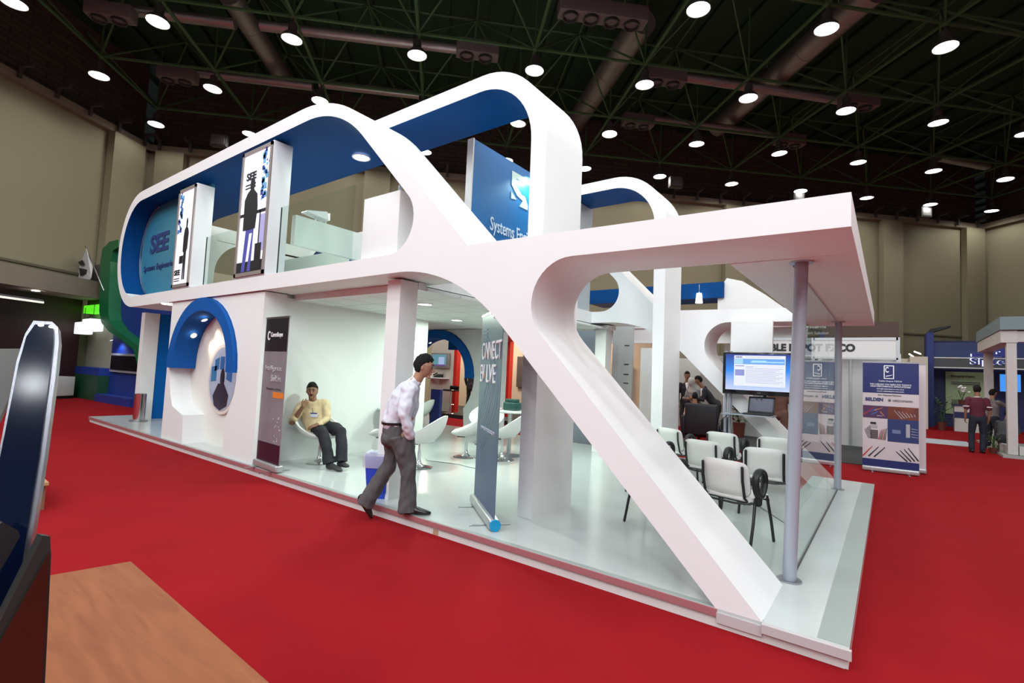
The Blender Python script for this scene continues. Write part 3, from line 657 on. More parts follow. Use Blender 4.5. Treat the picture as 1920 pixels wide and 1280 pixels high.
# --- posts and glass wall at the seating end
def post(label, x, y, r, z1, tx=0.0):
    t = thing('support_post', label, 'post', (x, y, 0.12)); b = MB(); b.cyl((0, 0, 0.0), (tx, 0, z1-0.12), r, n=28); obj('tube', b, GREYPT, t)
    for z_, nm in ((0.0, 'base_flange'), (z1-0.12-0.012, 'top_flange')):
        b = MB(); b.cyl((tx if z_ > 1 else 0, 0, z_), (tx if z_ > 1 else 0, 0, z_+0.012), r*1.75, n=28); obj(nm, b, STEEL, t)
post('thick grey steel post standing at the foot of the diagonal strut', -0.425, 0.88, 0.048, 2.56, 0.06)
post('grey steel post at the far corner of the glass wall', -0.42, 5.24, 0.05, 2.56)
gw = thing('glass_wall', 'long clear glass wall between the two grey posts', 'glass wall', (-0.42, 3.0, 0.12))
for a_, b_ in ((0.96, 3.75), (3.76, 5.17)):
    q = MB(); q.box((-0.425, a_, 0.125), (-0.415, b_, 2.548)); wpart('pane', q, GLASS, gw)
q = MB(); q.box((-0.432, 0.95, 0.12), (-0.408, 5.2, 0.128)); wpart('floor_channel', q, mat('dark channel', (0.06, 0.06, 0.06), 0.5), gw)
# --- tub chairs
def tub_chair(label, loc, rz, shell=SHELLW):
    t = thing('tub_chair', label, 'chair', loc, rz); n = 36; m_ = 10; vs = []; th = 0.03
    def zr(a): return 0.585+0.185*(-math.cos(a))+0.02*math.cos(2*a)
    def pt(a, u, inn):
        zb = 0.36+(0.035 if inn else 0); r = 0.085+(0.245)*math.sin(u*PI/2)**0.85
        lean = -0.07*u
        z = zb+(zr(a)-zb)*(1-math.cos(u*PI/2))**0.9
        if inn: r -= th*min(1, u*2.2)
        return (r*1.0*math.cos(a)+lean*(-1 if False else 1), r*1.08*math.sin(a), z)
    q = MB(); rows = [(u/m_, False) for u in range(m_+1)]+[(u/m_, True) for u in range(m_, -1, -1)]
    for u, inn in rows:
        for k in range(n): vs.append(pt(2*PI*k/n, u, inn))
    fs = [(j*n+k, j*n+(k+1) % n, (j+1)*n+(k+1) % n, (j+1)*n+k) for j in range(len(rows)-1) for k in range(n)]
    fs += [tuple(range(n)), tuple(range((len(rows)-1)*n, len(rows)*n))]
    q.add(vs, fs, 0, True); obj('shell', q, shell, t)
    q = MB(); q.lathe([(0, 0.47), (0.20, 0.465), (0.235, 0.44), (0.22, 0.40), (0, 0.38)], (0.0, 0, 0), 28); obj('seat_pad', q, LEATHW, t)
    q = MB(); q.cyl((0, 0, 0.02), (0, 0, 0.24), 0.026, n=16); q.cyl((0, 0, 0.24), (0, 0, 0.365), 0.018, n=16); q.lathe([(0.026, 0.12), (0.04, 0.06), (0.09, 0.02)], n=20); obj('pedestal', q, CHROME, t)
    q = MB(); q.lathe([(0, 0.03), (0.10, 0.022), (0.20, 0.008), (0.215, 0.0), (0, 0)], n=32); obj('base', q, CHROME, t)
    q = MB(); q.box((0.03, -0.008, 0.33), (0.16, 0.008, 0.345)); obj('lever', q, BLACK, t); return t
tub_chair('white tub chair on a chrome pedestal carrying the seated man', (-6.64, 0.84, 0.12), R(5))
tub_chair('white tub chair with its back turned, next to the walking man', (-5.43, 1.72, 0.12), R(205))
tub_chair('white tub chair half hidden by the blue roll-up banner, on its room side', (-5.60, 2.95, 0.12), R(215))
tub_chair('white tub chair by the round table, seen past the blue banner', (-5.05, 3.25, 0.12), R(200))
tub_chair('white tub chair between the side wall and the square column', (-6.25, 1.75, 0.12), R(215))
tub_chair('white tub chair seen behind the round table near the rear opening', (-6.35, 4.35, 0.12), R(-60))
tub_chair('white tub chair by the dark blue screen near the rear opening', (-8.35, 4.3, 0.12), R(200), SHELLW)
# --- tables
def round_table(label, loc, h, r):
    t = thing('round_table', label, 'table', loc)
    q = MB(); q.lathe([(0, h), (r-0.01, h), (r, h-0.01), (r, h-0.03), (r-0.01, h-0.035), (0, h-0.035)], n=40); obj('table_top', q, mat('pale green grey laminate', (0.52, 0.58, 0.55), 0.25), t)
    q = MB(); q.cyl((0, 0, 0.02), (0, 0, h-0.03), 0.04, n=20); obj('pedestal', q, STEEL, t)
    q = MB(); q.lathe([(0, 0.04), (0.1, 0.03), (0.24, 0.008), (0.25, 0), (0, 0)], n=32); obj('base', q, STEEL, t); return t
round_table('round pedestal table holding a dark green box, in the middle of the room', (-5.22, 3.66, 0.12), 0.80, 0.33)
round_table('round pedestal table against the side wall behind the square column', (-6.75, 2.35, 0.12), 0.76, 0.33)
bx = thing('storage_box', 'dark green box on the round table in the middle of the room', 'box', (-5.20, 3.68, 0.92))
q = MB(); q.rbox((-0.14, -0.09, 0), (0.14, 0.09, 0.14), 0.015); obj('body', q, mat('dark green plastic', (0.01, 0.05, 0.045), 0.4), bx)
q = MB(); q.rbox((-0.11, -0.07, 0.14), (0.11, 0.07, 0.20), 0.012); obj('lid', q, mat('dark green plastic', (0.01, 0.05, 0.045), 0.4), bx)
ph = thing('table_clutter', 'small red and white wrapper beside the dark green box', 'wrapper', (-5.40, 3.58, 0.92)); q = MB(); q.rbox((-0.05, -0.03, 0), (0.05, 0.03, 0.03), 0.012); obj('paper', q, mat('red white paper', (0.6, 0.1, 0.1), 0.5, col2=(0.8, 0.8, 0.8), nscale=30), ph)
q = MB(); q.box((-8.38, 4.75, 0.12), (-8.08, 4.83, 1.12)); tag(obj('blue_screen', q, DKBLUE), 'dark blue low screen standing inside the rear opening', 'screen')
for nm, pts, lab in (('power_cable', [(-5.9, 2.3, .125), (-5.75, 2.2, .125), (-5.2, 2.35, .125), (-4.9, 2.3, .125), (-4.6, 2.4, .125)], 'thin grey cable lying on the stand floor behind the walking man'),
                     ('power_cable', [(-0.62, 2.3, .125), (-0.70, 2.6, .125), (-0.95, 3.0, .125), (-1.3, 3.6, .125)], 'thin grey cable lying on the floor beside the white meeting chairs')):
    q = MB(); q.tube(pts, 0.005, side=(0, 0, 1), n=6); tag(obj(nm, q, mat('grey cable', (0.22, 0.24, 0.24), 0.5)), lab, 'cable')
# --- bin
bn = thing('waste_bin', 'blue plastic waste bin with a clear liner behind the walking man', 'waste bin', (-4.46, 0.22, 0.12), R(35))
q = MB(); w0, w1, h = 0.115, 0.155, 0.47
def rr(w, d, z, r=0.04, k=4):
    P = []
    for cx, cy, a in ((w-r, d-r, 0), (-w+r, d-r, 90), (-w+r, -d+r, 180), (w-r, -d+r, 270)):
        for i in range(k+1): P.append((cx+r*math.cos(R(a+90*i/k)), cy+r*math.sin(R(a+90*i/k)), z))
    return P
rings = [rr(w0, w0*0.85, 0), rr(w1*0.98, w1*0.83, h*0.9), rr(w1, w1*0.85, h), rr(w1-0.01, w1*0.85-0.01, h), rr(w0-0.01, w0*0.85-0.01, 0.01)]
def loft(q, rings, caps=(True, True), mi=0):
    n = len(rings[0]); vs = [p for r_ in rings for p in r_]
    fs = [(j*n+k, j*n+(k+1) % n, (j+1)*n+(k+1) % n, (j+1)*n+k) for j in range(len(rings)-1) for k in range(n)]
    if caps[0]: fs.append(tuple(range(n)))
    if caps[1]: fs.append(tuple(range((len(rings)-1)*n, len(rings)*n)))
    q.add(vs, fs, mi, True)
loft(q, rings)
for k in range(9):
    x = -0.1+k*0.025; q.box((x, -w0*0.85-0.022-0.0, 0.06), (x+0.006, -w0*0.85+0.005, 0.36), M=Matrix.Translation((0, 0.0, 0)) @ Matrix.Rotation(R(-4), 4, 'X'))
obj('bucket', q, mat('bin blue', (0.02, 0.07, 0.52), 0.4), bn)
LINER = bpy.data.materials.new('plastic liner'); LINER.use_nodes = True; N_ = LINER.node_tree.nodes; L_ = LINER.node_tree.links
_b = N_['Principled BSDF']; _b.inputs['Base Color'].default_value = (0.75, 0.75, 0.85, 1); _b.inputs['Roughness'].default_value = 0.25; _b.inputs['Alpha'].default_value = 0.45
q = MB(); rg = []
for w, z, am in ((w1+0.012, 0.34, 0.006), (w1+0.016, 0.40, 0.006), (w1+0.012, 0.46, 0.004), (w1+0.004, 0.50, 0.006), (w1-0.02, 0.485, 0.01), (w1-0.035, 0.44, 0.01), (w1-0.03, 0.36, 0.01)):
    rg.append([(x+am*noise.noise(Vector((x*40, y*40, z*20))), y+am*noise.noise(Vector((y*40, x*40, z*30))), z+1.8*am*noise.noise(Vector((x*25, y*25, z)))) for x, y, z in rr(w, w*0.85, z, 0.04, 8)])
loft(q, rg, (False, False)); obj('liner', q, LINER, bn)
# --- ashtray column
ac = thing('ashtray_column', 'brushed steel cylindrical ashtray bin at the far tip of the platform', 'ashtray', (-13.25, 0.52, 0.12))
q = MB(); q.cyl((0, 0, 0.0), (0, 0, 0.03), 0.17, n=28); obj('base', q, STEEL, ac)
q = MB(); q.cyl((0, 0, 0.03), (0, 0, 0.62), 0.115, n=28, caps=False); q.lathe([(0.115, 0.62), (0.10, 0.62), (0.095, 0.56), (0, 0.56)], n=28); obj('cylinder', q, CHROME, ac)
# --- roll-up banners
def rollup(label, loc, rz, w, h, face, foot_end=None, grp=None, back=None):
    t = thing('roll_up_banner', label, 'banner', loc, rz, grp)
    q = MB(); q.rbox((0, -0.05, 0.01), (w, 0.06, 0.10), 0.02); obj('base', q, mat('silver base', (0.50, 0.50, 0.50), 0.35, 0.6), t)
    for x in (0.18*w, 0.82*w): q = MB(); q.box((x-0.012, -0.20, 0.0), (x+0.012, 0.20, 0.010)); obj('foot', q, STEEL, t)
    if foot_end: q = MB(); q.cyl((w-0.002, 0.005, 0.055), (w+0.02, 0.005, 0.055), 0.055, n=10); obj('end_cap', q, foot_end, t)
    q = MB(); q.cyl((w/2, 0.03, 0.08), (w/2, 0.03, h), 0.010, n=8); obj('pole', q, STEEL, t)
    q = MB(); q.box((0, -0.008, h-0.015), (w, 0.014, h+0.012)); obj('top_bar', q, STEEL, t)
    q = MB(); q.box((0.005, -0.002, 0.09), (w-0.005, 0.002, h)); p = obj('print', q, [face], t)
    return t, p
def G(t, pts, m_, dep=0.0035, nm='print_area'):
    q = MB(); q.poly(pts, 0.002, M=Matrix.Translation((0, -dep-0.002, 0))); return obj(nm, q, m_, t)
def rect(x0, z0, x1, z1): return [(x0, z0), (x1, z0), (x1, z1), (x0, z1)]
WP = WPRINT
gm = mat('grey photo print', (0.30, 0.27, 0.29), 0.45, col2=(0.14, 0.12, 0.135), nscale=2.2)
t, p = rollup('grey and black roll-up banner leaning by the white wall next to the niche', (-6.99, 0.07, 0.12), R(-4), 0.72, 2.09, gm)
G(p, rect(0.02, 1.62, 0.70, 2.08), mat('banner black', (0.012, 0.010, 0.014), 0.4)); G(p, rect(0.02, 0.10, 0.70, 0.36), mat('banner maroon black', (0.03, 0.008, 0.02), 0.4)); G(p, rect(0.38, 0.98, 0.70, 1.06), mat('banner orange', (0.70, 0.20, 0.03), 0.5))
text('CommScope', 0.36, TR(0.20, -0.007, 1.80), WP, p, h=0.085, bold=0.012); 
q = MB(); n = 20; P = [(0.14+0.05*math.cos(t_), 1.84+0.065*math.sin(t_)) for t_ in [R(40+280*k/n) for k in range(n+1)]]+[(0.145+0.03*math.cos(t_), 1.84+0.045*math.sin(t_)) for t_ in [R(320-280*k/n) for k in range(n+1)]]
G(p, P, WP, 0.006, 'logo')
text('Intelligence.', 0.50, TR(0.10, -0.007, 1.33), mat('grey lettering', (0.45, 0.44, 0.46), 0.5), p, h=0.09); text('Built in.', 0.30, TR(0.30, -0.007, 1.20), mat('grey lettering', (0.45, 0.44, 0.46), 0.5), p, h=0.09)
text('Enterprise. Built in.', 0.44, TR(0.18, -0.007, 1.08), mat('dim lettering', (0.10, 0.09, 0.10), 0.5), p, h=0.035)
rnd = random.Random(3)
for k in range(16): x = rnd.uniform(0.45, 0.68); z = rnd.uniform(0.38, 0.75); G(p, rect(x, z, x+0.01, z+0.012), WP, 0.005, 'sparkle')
bm_ = bpy.data.materials.new('blue swirl print'); bm_.use_nodes = True; N_ = bm_.node_tree.nodes; L_ = bm_.node_tree.links
_b = N_['Principled BSDF']; _b.inputs['Roughness'].default_value = 0.4
tc = N_.new('ShaderNodeTexCoord'); mp_ = N_.new('ShaderNodeMapping'); mp_.inputs['Scale'].default_value = (1.0, 1, 0.6); mp_.inputs['Location'].default_value = (0.35, 0, -0.95)
wv = N_.new('ShaderNodeTexWave'); wv.wave_type = 'RINGS'; wv.rings_direction = 'Y'; wv.inputs['Scale'].default_value = 1.1; wv.inputs['Distortion'].default_value = 7.0; wv.inputs['Detail'].default_value = 1.0; wv.inputs['Detail Scale'].default_value = 0.6
sx = N_.new('ShaderNodeSeparateXYZ'); rp = N_.new('ShaderNodeValToRGB'); rp.color_ramp.elements[0].color = (0.03, 0.055, 0.16, 1); rp.color_ramp.elements[0].position = 0.22; rp.color_ramp.elements[1].color = (0.05, 0.10, 0.15, 1); rp.color_ramp.elements[1].position = 0.45
mr = N_.new('ShaderNodeMapRange'); mr.inputs['From Max'].default_value = 2.1
cr2 = N_.new('ShaderNodeValToRGB'); cr2.color_ramp.elements[0].position = 0.80; cr2.color_ramp.elements[0].color = (0, 0, 0, 1); cr2.color_ramp.elements[1].color = (0.34, 0.34, 0.34, 1); cr2.color_ramp.elements[1].position = 1.0
mx = N_.new('ShaderNodeMix'); mx.data_type = 'RGBA'; mx.inputs['B'].default_value = (0.45, 0.62, 0.72, 1)
ml = N_.new('ShaderNodeMath'); ml.operation = 'MULTIPLY'; gt = N_.new('ShaderNodeMath'); gt.operation = 'GREATER_THAN'; gt.inputs[1].default_value = 0.78
L_.new(tc.outputs['Object'], mp_.inputs[0]); L_.new(mp_.outputs[0], wv.inputs[0]); L_.new(tc.outputs['Object'], sx.inputs[0]); L_.new(sx.outputs['Z'], mr.inputs['Value']); L_.new(mr.outputs[0], rp.inputs[0]); L_.new(wv.outputs['Fac'], cr2.inputs[0])
L_.new(sx.outputs['Z'], gt.inputs[0]); L_.new(gt.outputs[0], ml.inputs[0]); L_.new(cr2.outputs[0], ml.inputs[1]); mx.inputs['Factor'].default_value = 0.0; L_.new(rp.outputs[0], mx.inputs['A']); L_.new(mx.outputs['Result'], _b.inputs['Base Color'])
ang = math.atan2(0.20-0.82, -2.76+3.55)
t, p = rollup('dark blue roll-up banner with white lettering standing before the square floor column', (-3.55, 0.82, 0.12), ang, 1.02, 2.10, bm_, mat('cyan end cap', (0.0, 0.28, 0.55), 0.4))
for k in range(9):
    n = 16; a_ = []; b_ = []; w_ = (0.010, 0.018, 0.007)[k % 3]
    for i in range(n+1):
        u = i/n; x_ = 0.04+0.03*k+(0.55+0.03*k)*math.sin(PI*(u**0.8))**0.8*(1-0.25*u); z_ = 1.93-0.035*k-(0.95+0.02*k)*u**1.15
        x_ = min(x_, 0.99); w2 = w_*math.sin(PI*u)+0.001; a_.append((x_-w2, z_-w2*0.4)); b_.append((min(x_+w2, 0.995), z_+w2*0.4))
    G(p, a_+b_[::-1], mat('swirl tone %d' % (k % 3), [(0.10, 0.17, 0.24), (0.07, 0.13, 0.20), (0.20, 0.28, 0.35)][k % 3], 0.5), 0.0012, 'swirl_print')
text('C', 0.13, TR(0.10, -0.006, 1.60), WP, p, h=0.19); text('NNECT', 0.72, TR(0.29, -0.006, 1.60), WP, p, h=0.19); text('EV', 0.20, TR(0.07, -0.006, 1.36), WP, p, h=0.19); text('LVE', 0.42, TR(0.38, -0.006, 1.36), WP, p, h=0.19)
for z in (1.63, 1.40):
    q = MB(); q.cyl((0.29-0.03, -0.006, z+0.03), (0.29-0.03, -0.004, z+0.03), 0.028, n=14); obj('orange_dot', q, mat('orange print', (0.75, 0.30, 0.18), 0.5), p)
text('www.commscope.com', 0.62, TR(0.24, -0.006, 0.84), mat('grey blue lettering', (0.45, 0.5, 0.6), 0.5), p, h=0.05); text('CommScope', 0.36, TR(0.62, -0.006, 2.00), WP, p, h=0.06)
for k in range(4): G(p, rect(0.08, 1.92-0.04*k, 0.34, 1.935-0.04*k), mat('faint print', (0.10, 0.16, 0.24), 0.5), 0.004, 'text_line')
# --- meeting chairs
def meeting_chair(label, loc, rz):
    t = thing('meeting_chair', label, 'chair', loc, rz, 'white meeting chairs in front of the television'); BK = BLACK
    # local: sitter faces +Y
    q = MB(); n = 9; pts = []
    def grid(w, h, f, th, q):
        nu, nv = 10, 10; V = []
        for s_ in (1, -1):
            for j in range(nv+1):
                for i in range(nu+1):
                    u = -1+2*i/nu; v = -1+2*j/nv; uu = u*(1-0.16*max(0, v)**6*0-0.0); 
                    x, y, z = f(u, v, s_); V.append((x, y, z))
        m2 = (nu+1)*(nv+1); F = []
        for k in range(2):
            for j in range(nv):
                for i in range(nu):
                    a = k*m2+j*(nu+1)+i; F.append((a, a+1, a+nu+2, a+nu+1))
        ed = [i for i in range(nu+1)]+[(j)*(nu+1)+nu for j in range(1, nv+1)]+[nv*(nu+1)+i for i in range(nu-1, -1, -1)]+[j*(nu+1) for j in range(nv-1, 0, -1)]
        for k in range(len(ed)): a, b = ed[k], ed[(k+1) % len(ed)]; F.append((a, b, b+m2, a+m2))
        q.add(V, F, 0, True)
    def sq(u, v, p_=5.0):
        m_ = (abs(u)**p_+abs(v)**p_)**(1/p_); mm = max(abs(u), abs(v)); k = mm/m_ if m_ > 0 else 1; return u*k, v*k
    def fb(u, v, s_):
        u, v = sq(u, v); ed = 1-max(abs(u), abs(v))**6
        return (u*0.225, -0.02+0.035*u*u-0.045*v+(0.028*ed+0.006)*(-s_), 0.60+v*0.165)
    grid(0, 0, fb, 0, q); obj('backrest', q, LEATHW, t)
    q = MB()
    def fs_(u, v, s_):
        u, v = sq(u, v); ed = 1-max(abs(u), abs(v))**6
        return (u*0.235, 0.225+v*0.215, 0.425+(0.030*ed+0.008)*s_-0.02*max(0, v)**3)
    grid(0, 0, fs_, 0, q); obj('seat', q, LEATHW, t)
    for sx_ in (-1, 1):
        q = MB(); q.tube([(sx_*0.19, -0.065, 0.72), (sx_*0.19, -0.055, 0.60), (sx_*0.19, -0.01, 0.44), (sx_*0.19, 0.05, 0.40)], [(0.014, 0.009)]*4, side=(1, 0, 0), n=8); obj('back_bar', q, BK, t)
    for sx_ in (-1, 1):
        for y0, y1 in ((0.10, -0.03), (0.33, 0.44)):
            q = MB(); q.tube([(sx_*0.235, y0, 0.43 if sx_ < 2 else 0), (sx_*0.25, (y0+y1)/2, 0.22), (sx_*0.255, y1, 0.01)], [(0.013, 0.016)]*3, side=(1, 0, 0), n=8); obj('leg', q, BK, t)
    q = MB(); q.tube([(-0.235, 0.06, 0.395), (0.235, 0.06, 0.395)], 0.011, n=8); q.tube([(-0.235, 0.36, 0.395), (0.235, 0.36, 0.395)], 0.011, n=8); q.tube([(-0.235, 0.0, 0.40), (-0.1, -0.02, 0.385), (0.1, -0.02, 0.385), (0.235, 0.0, 0.40)], 0.010, n=8); obj('seat_frame', q, BK, t)
    q = MB(); V = []; n = 20   # looped black armrest
    c = [(0.275, 0.16, 0.57)]
    ring = [(0.275+0.0*math.sin(t_), 0.10+0.075*math.cos(t_)*(1.15+0.25*math.sin(t_)), 0.575+0.115*math.sin(t_)) for t_ in [2*PI*k/n for k in range(n+1)]]
    q.tube(ring, [(0.034, 0.024)]*(n+1), side=(1, 0, 0), n=10, round_=False); q.tube([(0.262, 0.10, 0.40), (0.27, 0.09, 0.46)], 0.032, n=10); obj('armrest', q, BK, t)
    return t
c0 = meeting_chair('white meeting chair with a looped black armrest, first seen beyond the diagonal strut', (-1.04, 1.46, 0.12), R(-14))
for lab, x, y, a in (('white meeting chair mostly hidden behind the diagonal strut, only black legs showing below it', -1.74, 1.40, -6),
                     ('white meeting chair seen directly beside the thick grey post, second row', -0.93, 2.72, 5),
                     ('white meeting chair in the second row just behind the armrest chair, nearer the strut', -1.63, 2.80, -10),
                     ('white meeting chair of the second row hidden by the strut except one black leg', -2.30, 2.66, -12),
                     ('white meeting chair of the last row below the screen, in the middle', -1.72, 4.05, -7),
                     ('white meeting chair of the last row beside the black armchair', -2.40, 3.85, -22),
                     ('white meeting chair of the last row half hidden by the thick grey post', -1.05, 4.10, 4)):
    dup(c0, (x, y, 0.12), R(a), lab)
# --- television
tv = thing('television', 'black flat television showing a bright web page, above the meeting chairs', 'television', (-1.42, 4.95, 1.75), R(1.5))
q = MB(); q.rbox((-0.53, -0.02, -0.335), (0.53, 0.05, 0.325), 0.012); obj('casing', q, BLACKG, tv)
SC = bpy.data.materials.new('screen gradient'); SC.use_nodes = True; N_ = SC.node_tree.nodes; L_ = SC.node_tree.links; _b = N_['Principled BSDF']
_b.inputs['Base Color'].default_value = (0.01, 0.01, 0.01, 1); tc = N_.new('ShaderNodeTexCoord'); sx = N_.new('ShaderNodeSeparateXYZ'); mr = N_.new('ShaderNodeMapRange'); mr.inputs['From Min'].default_value = -0.27; mr.inputs['From Max'].default_value = 0.29
rp = N_.new('ShaderNodeValToRGB'); rp.color_ramp.elements[0].color = (0.60, 0.70, 0.95, 1); rp.color_ramp.elements[1].color = (0.01, 0.03, 0.28, 1); e_ = rp.color_ramp.elements.new(0.55); e_.color = (0.02, 0.26, 0.85, 1)
L_.new(tc.outputs['Object'], sx.inputs[0]); L_.new(sx.outputs['Z'], mr.inputs['Value']); L_.new(mr.outputs[0], rp.inputs[0]); L_.new(rp.outputs[0], _b.inputs['Emission Color']); _b.inputs['Emission Strength'].default_value = 1.0
q = MB(); q.box((-0.485, -0.024, -0.265), (0.485, -0.019, 0.295)); scr = obj('screen', q, SC, tv)
PG = mat('page white', (0.1, 0.1, 0.1), 0.5, emit=(0.80, 0.83, 0.98), es=0.95); LN = mat('page line', (0.1, 0.1, 0.1), 0.5, emit=(0.42, 0.44, 0.60), es=0.9)
def E(x0, z0, x1, z1, m_, dep=0.003, nm='page_area'): q = MB(); q.box((x0, -0.024-dep-0.001, z0), (x1, -0.024-dep, z1)); return obj(nm, q, m_, scr)
E(-0.36, -0.20, 0.36, 0.275, PG, 0.001, 'web_page'); E(-0.35, 0.14, 0.35, 0.225, mat('page picture', (0.1, 0.1, 0.1), 0.5, emit=(0.08, 0.35, 0.90), es=0.9), 0.003, 'header_picture'); E(-0.345, 0.145, -0.23, 0.22, mat('page picture light', (0.1, 0.1, 0.1), 0.5, emit=(0.35, 0.70, 1.0), es=0.9), 0.005)
for x0, x1, z in ((-0.1, 0.1, 0.18), (-0.12, 0.34, 0.165)): E(x0, z, x1, z+0.02, mat('page picture pale', (0.1, 0.1, 0.1), 0.5, emit=(0.4, 0.75, 1.0), es=0.9), 0.005)
E(-0.345, -0.04, -0.21, 0.055, mat('page violet', (0.1, 0.1, 0.1), 0.5, emit=(0.22, 0.25, 0.65), es=0.9)); E(-0.345, 0.105, -0.21, 0.118, mat('page violet', (0.1, 0.1, 0.1), 0.5))
text('SEE', 0.10, TR(-0.34, -0.030, 0.238), mat('page dark', (0.02, 0.02, 0.1), 0.5, emit=(0.03, 0.03, 0.15), es=1), scr, h=0.025, th=0.001, bold=0.03)
for k in range(11): E(-0.19, 0.07-0.022*k, 0.33-0.05*(k % 3), 0.076-0.022*k, LN, 0.002, 'text_line')
E(-0.19, 0.095, -0.08, 0.105, LN, 0.002, 'text_line'); E(-0.20, 0.25, 0.30, 0.255, LN, 0.002, 'text_line')
text('CANON', 0.05, TR(-0.025, -0.023, -0.305), mat('grey lettering', (0.45, 0.44, 0.46), 0.5), tv, h=0.012, th=0.001)
q = MB(); q.box((-1.87, 5.06, 2.02), (-1.26, 5.12, 2.585)); tag(obj('drop_panel', q, WALLW), 'plain white panel hanging from the rear beam above the television', 'panel')
pl = thing('screen_stand', 'steel pole stand holding the television and a laptop shelf', 'stand', (-1.9, 5.05, 0.12))
for x in (-1.93, -1.86): q = MB(); q.cyl((x, 5.05, 0.12), (x, 5.05, 2.1), 0.022, n=12); wpart('pole', q, GREYPT, pl)
q = MB(); q.box((-2.1, 4.8, 0.12), (-1.65, 5.25, 0.14)); wpart('base', q, STEEL, pl)
q = MB(); q.box((-1.9, 4.70, 1.10), (-1.19, 5.06, 1.12)); wpart('shelf', q, GREYPT, pl)
lp = thing('laptop', 'open black laptop on the shelf below the television', 'laptop', (-1.41, 4.86, 1.12), R(-5))
q = MB(); q.rbox((-0.19, -0.13, 0), (0.19, 0.12, 0.025), 0.008); obj('keyboard_base', q, BLACK, lp)
q = MB(); q.rbox((-0.19, 0.0, 0), (0.19, 0.015, 0.26), 0.006, M=TR(0, 0.115, 0.02) @ Matrix.Rotation(R(-14), 4, 'X')); lid = obj('lid', q, BLACK, lp)
q = MB(); q.box((-0.165, -0.003, 0.03), (0.165, 0.0, 0.235), M=TR(0, 0.115, 0.02) @ Matrix.Rotation(R(-14), 4, 'X')); obj('laptop_screen', q, mat('dim screen', (0.02, 0.02, 0.03), 0.2, emit=(0.05, 0.055, 0.09), es=1.0), lid)
for k, (x0, x1) in enumerate(((-1.55, -1.45), (-1.45, -1.38), (-1.30, -1.40))):
    q = MB(); q.tube([(x0, 5.0, 1.46), ((x0+x1)/2, 4.99, 1.40), (x1, 4.98, 1.34)], 0.004, n=6); tag(obj('screen_cable', q, BLACK), ('first thin black cable under the television from the pole side', 'middle thin black cable under the television', 'thin black cable under the television furthest from the poles')[k], 'cable', 'cables under the television')
q = MB(); pts = [(-1.62, 4.85, 1.13), (-1.80, 4.8, 1.12), (-1.93, 4.72, 0.98), (-1.90, 4.68, 0.85), (-1.78, 4.68, 0.80), (-1.6, 4.7, 0.75), (-1.55, 4.8, 0.3)]
q.tube(pts, 0.006, n=6); tag(obj('loose_cable', q, BLACK), 'loose black cable looping down from the laptop shelf', 'cable')
# ================================================================ PEOPLE
def fuse(name, mb, m_, parent, voxel=0.008, smooth=4, wr=0.0, wf=7.0, stretch=(1, 1, 1), origin=None):
    """All the shapes of mb melted into one continuous skin."""
    me = bpy.data.meshes.new('t'); me.from_pydata([tuple(v) for v in mb.v], [], mb.f)
    o = bpy.data.objects.new('t', me)
    a = o.modifiers.new('r', 'REMESH'); a.mode = 'VOXEL'; a.voxel_size = voxel
    if smooth: b = o.modifiers.new('s', 'SMOOTH'); b.iterations = smooth; b.factor = 0.5
    me2 = evaluated_mesh(o)
    if wr:
        cn = [(v.co.copy(), v.normal.copy()) for v in me2.vertices]; out = []
        for c, n_ in cn:
            p = Vector((c.x*stretch[0], c.y*stretch[1], c.z*stretch[2]))*wf
            out += list(c + n_*wr*(noise.noise(p)+0.5*noise.noise(p*2.3)-0.1))
        me2.vertices.foreach_set('co', out); me2.update()
    me2.materials.clear(); me2.materials.append(m_); me2.name = name
    for p in me2.polygons: p.use_smooth = True
    r = bpy.data.objects.new(name, me2); COL.objects.link(r); r.parent = parent
    if parent: r.location = -Vector(parent.location)
    return r
def head_shapes(q, c, f, u, s=1.0):
    f = unit(f); u = (Vector(u)-f*f.dot(Vector(u))).normalized(); l = u.cross(f)
    M = Matrix((f, l, u)).transposed().to_4x4(); M.translation = c
    def fn(v):
        x, y, z = v
        if z < 0:
            y *= 1-0.30*(-z)**1.6
            if x < 0: x *= 1-0.42*(-z)**1.2
            else: x *= 1-0.10*(-z)**2
        if x > 0 and z > -0.5: x *= 0.94
        if z > 0: y *= 1.0; 
        return Vector((x, y, z))
    q.ell((0, 0, 0), (0.098*s, 0.076*s, 0.122*s), 24, 18, M=M, fn=fn)
    q.tube([M @ Vector(p) for p in ((0.088*s, 0, 0.012*s), (0.103*s, 0, -0.010*s), (0.113*s, 0, -0.026*s))], [0.008*s, 0.010*s, 0.013*s], side=l, n=10)
    q.ell((0, 0, 0), (0.014*s, 0.020*s, 0.011*s), 10, 8, M=M @ Matrix.Translation((0.098*s, 0, -0.032*s)))
    q.ell((0, 0, 0), (0.020*s, 0.024*s, 0.018*s), 10, 8, M=M @ Matrix.Translation((0.074*s, 0, -0.098*s)))
    q.ell((0, 0, 0), (0.012*s, 0.024*s, 0.013*s), 10, 8, M=M @ Matrix.Translation((0.086*s, 0, -0.062*s)))
    for sd in (-1, 1):
        q.ell((0, 0, 0), (0.018*s, 0.009*s, 0.032*s), 10, 8, M=M @ Matrix.Translation((-0.002*s, sd*0.077*s, -0.012*s)) @ Matrix.Rotation(R(-sd*18), 4, 'Z'))
        q.ell((0, 0, 0), (0.016*s, 0.020*s, 0.010*s), 10, 8, M=M @ Matrix.Translation((0.076*s, sd*0.032*s, 0.030*s)))
    return M
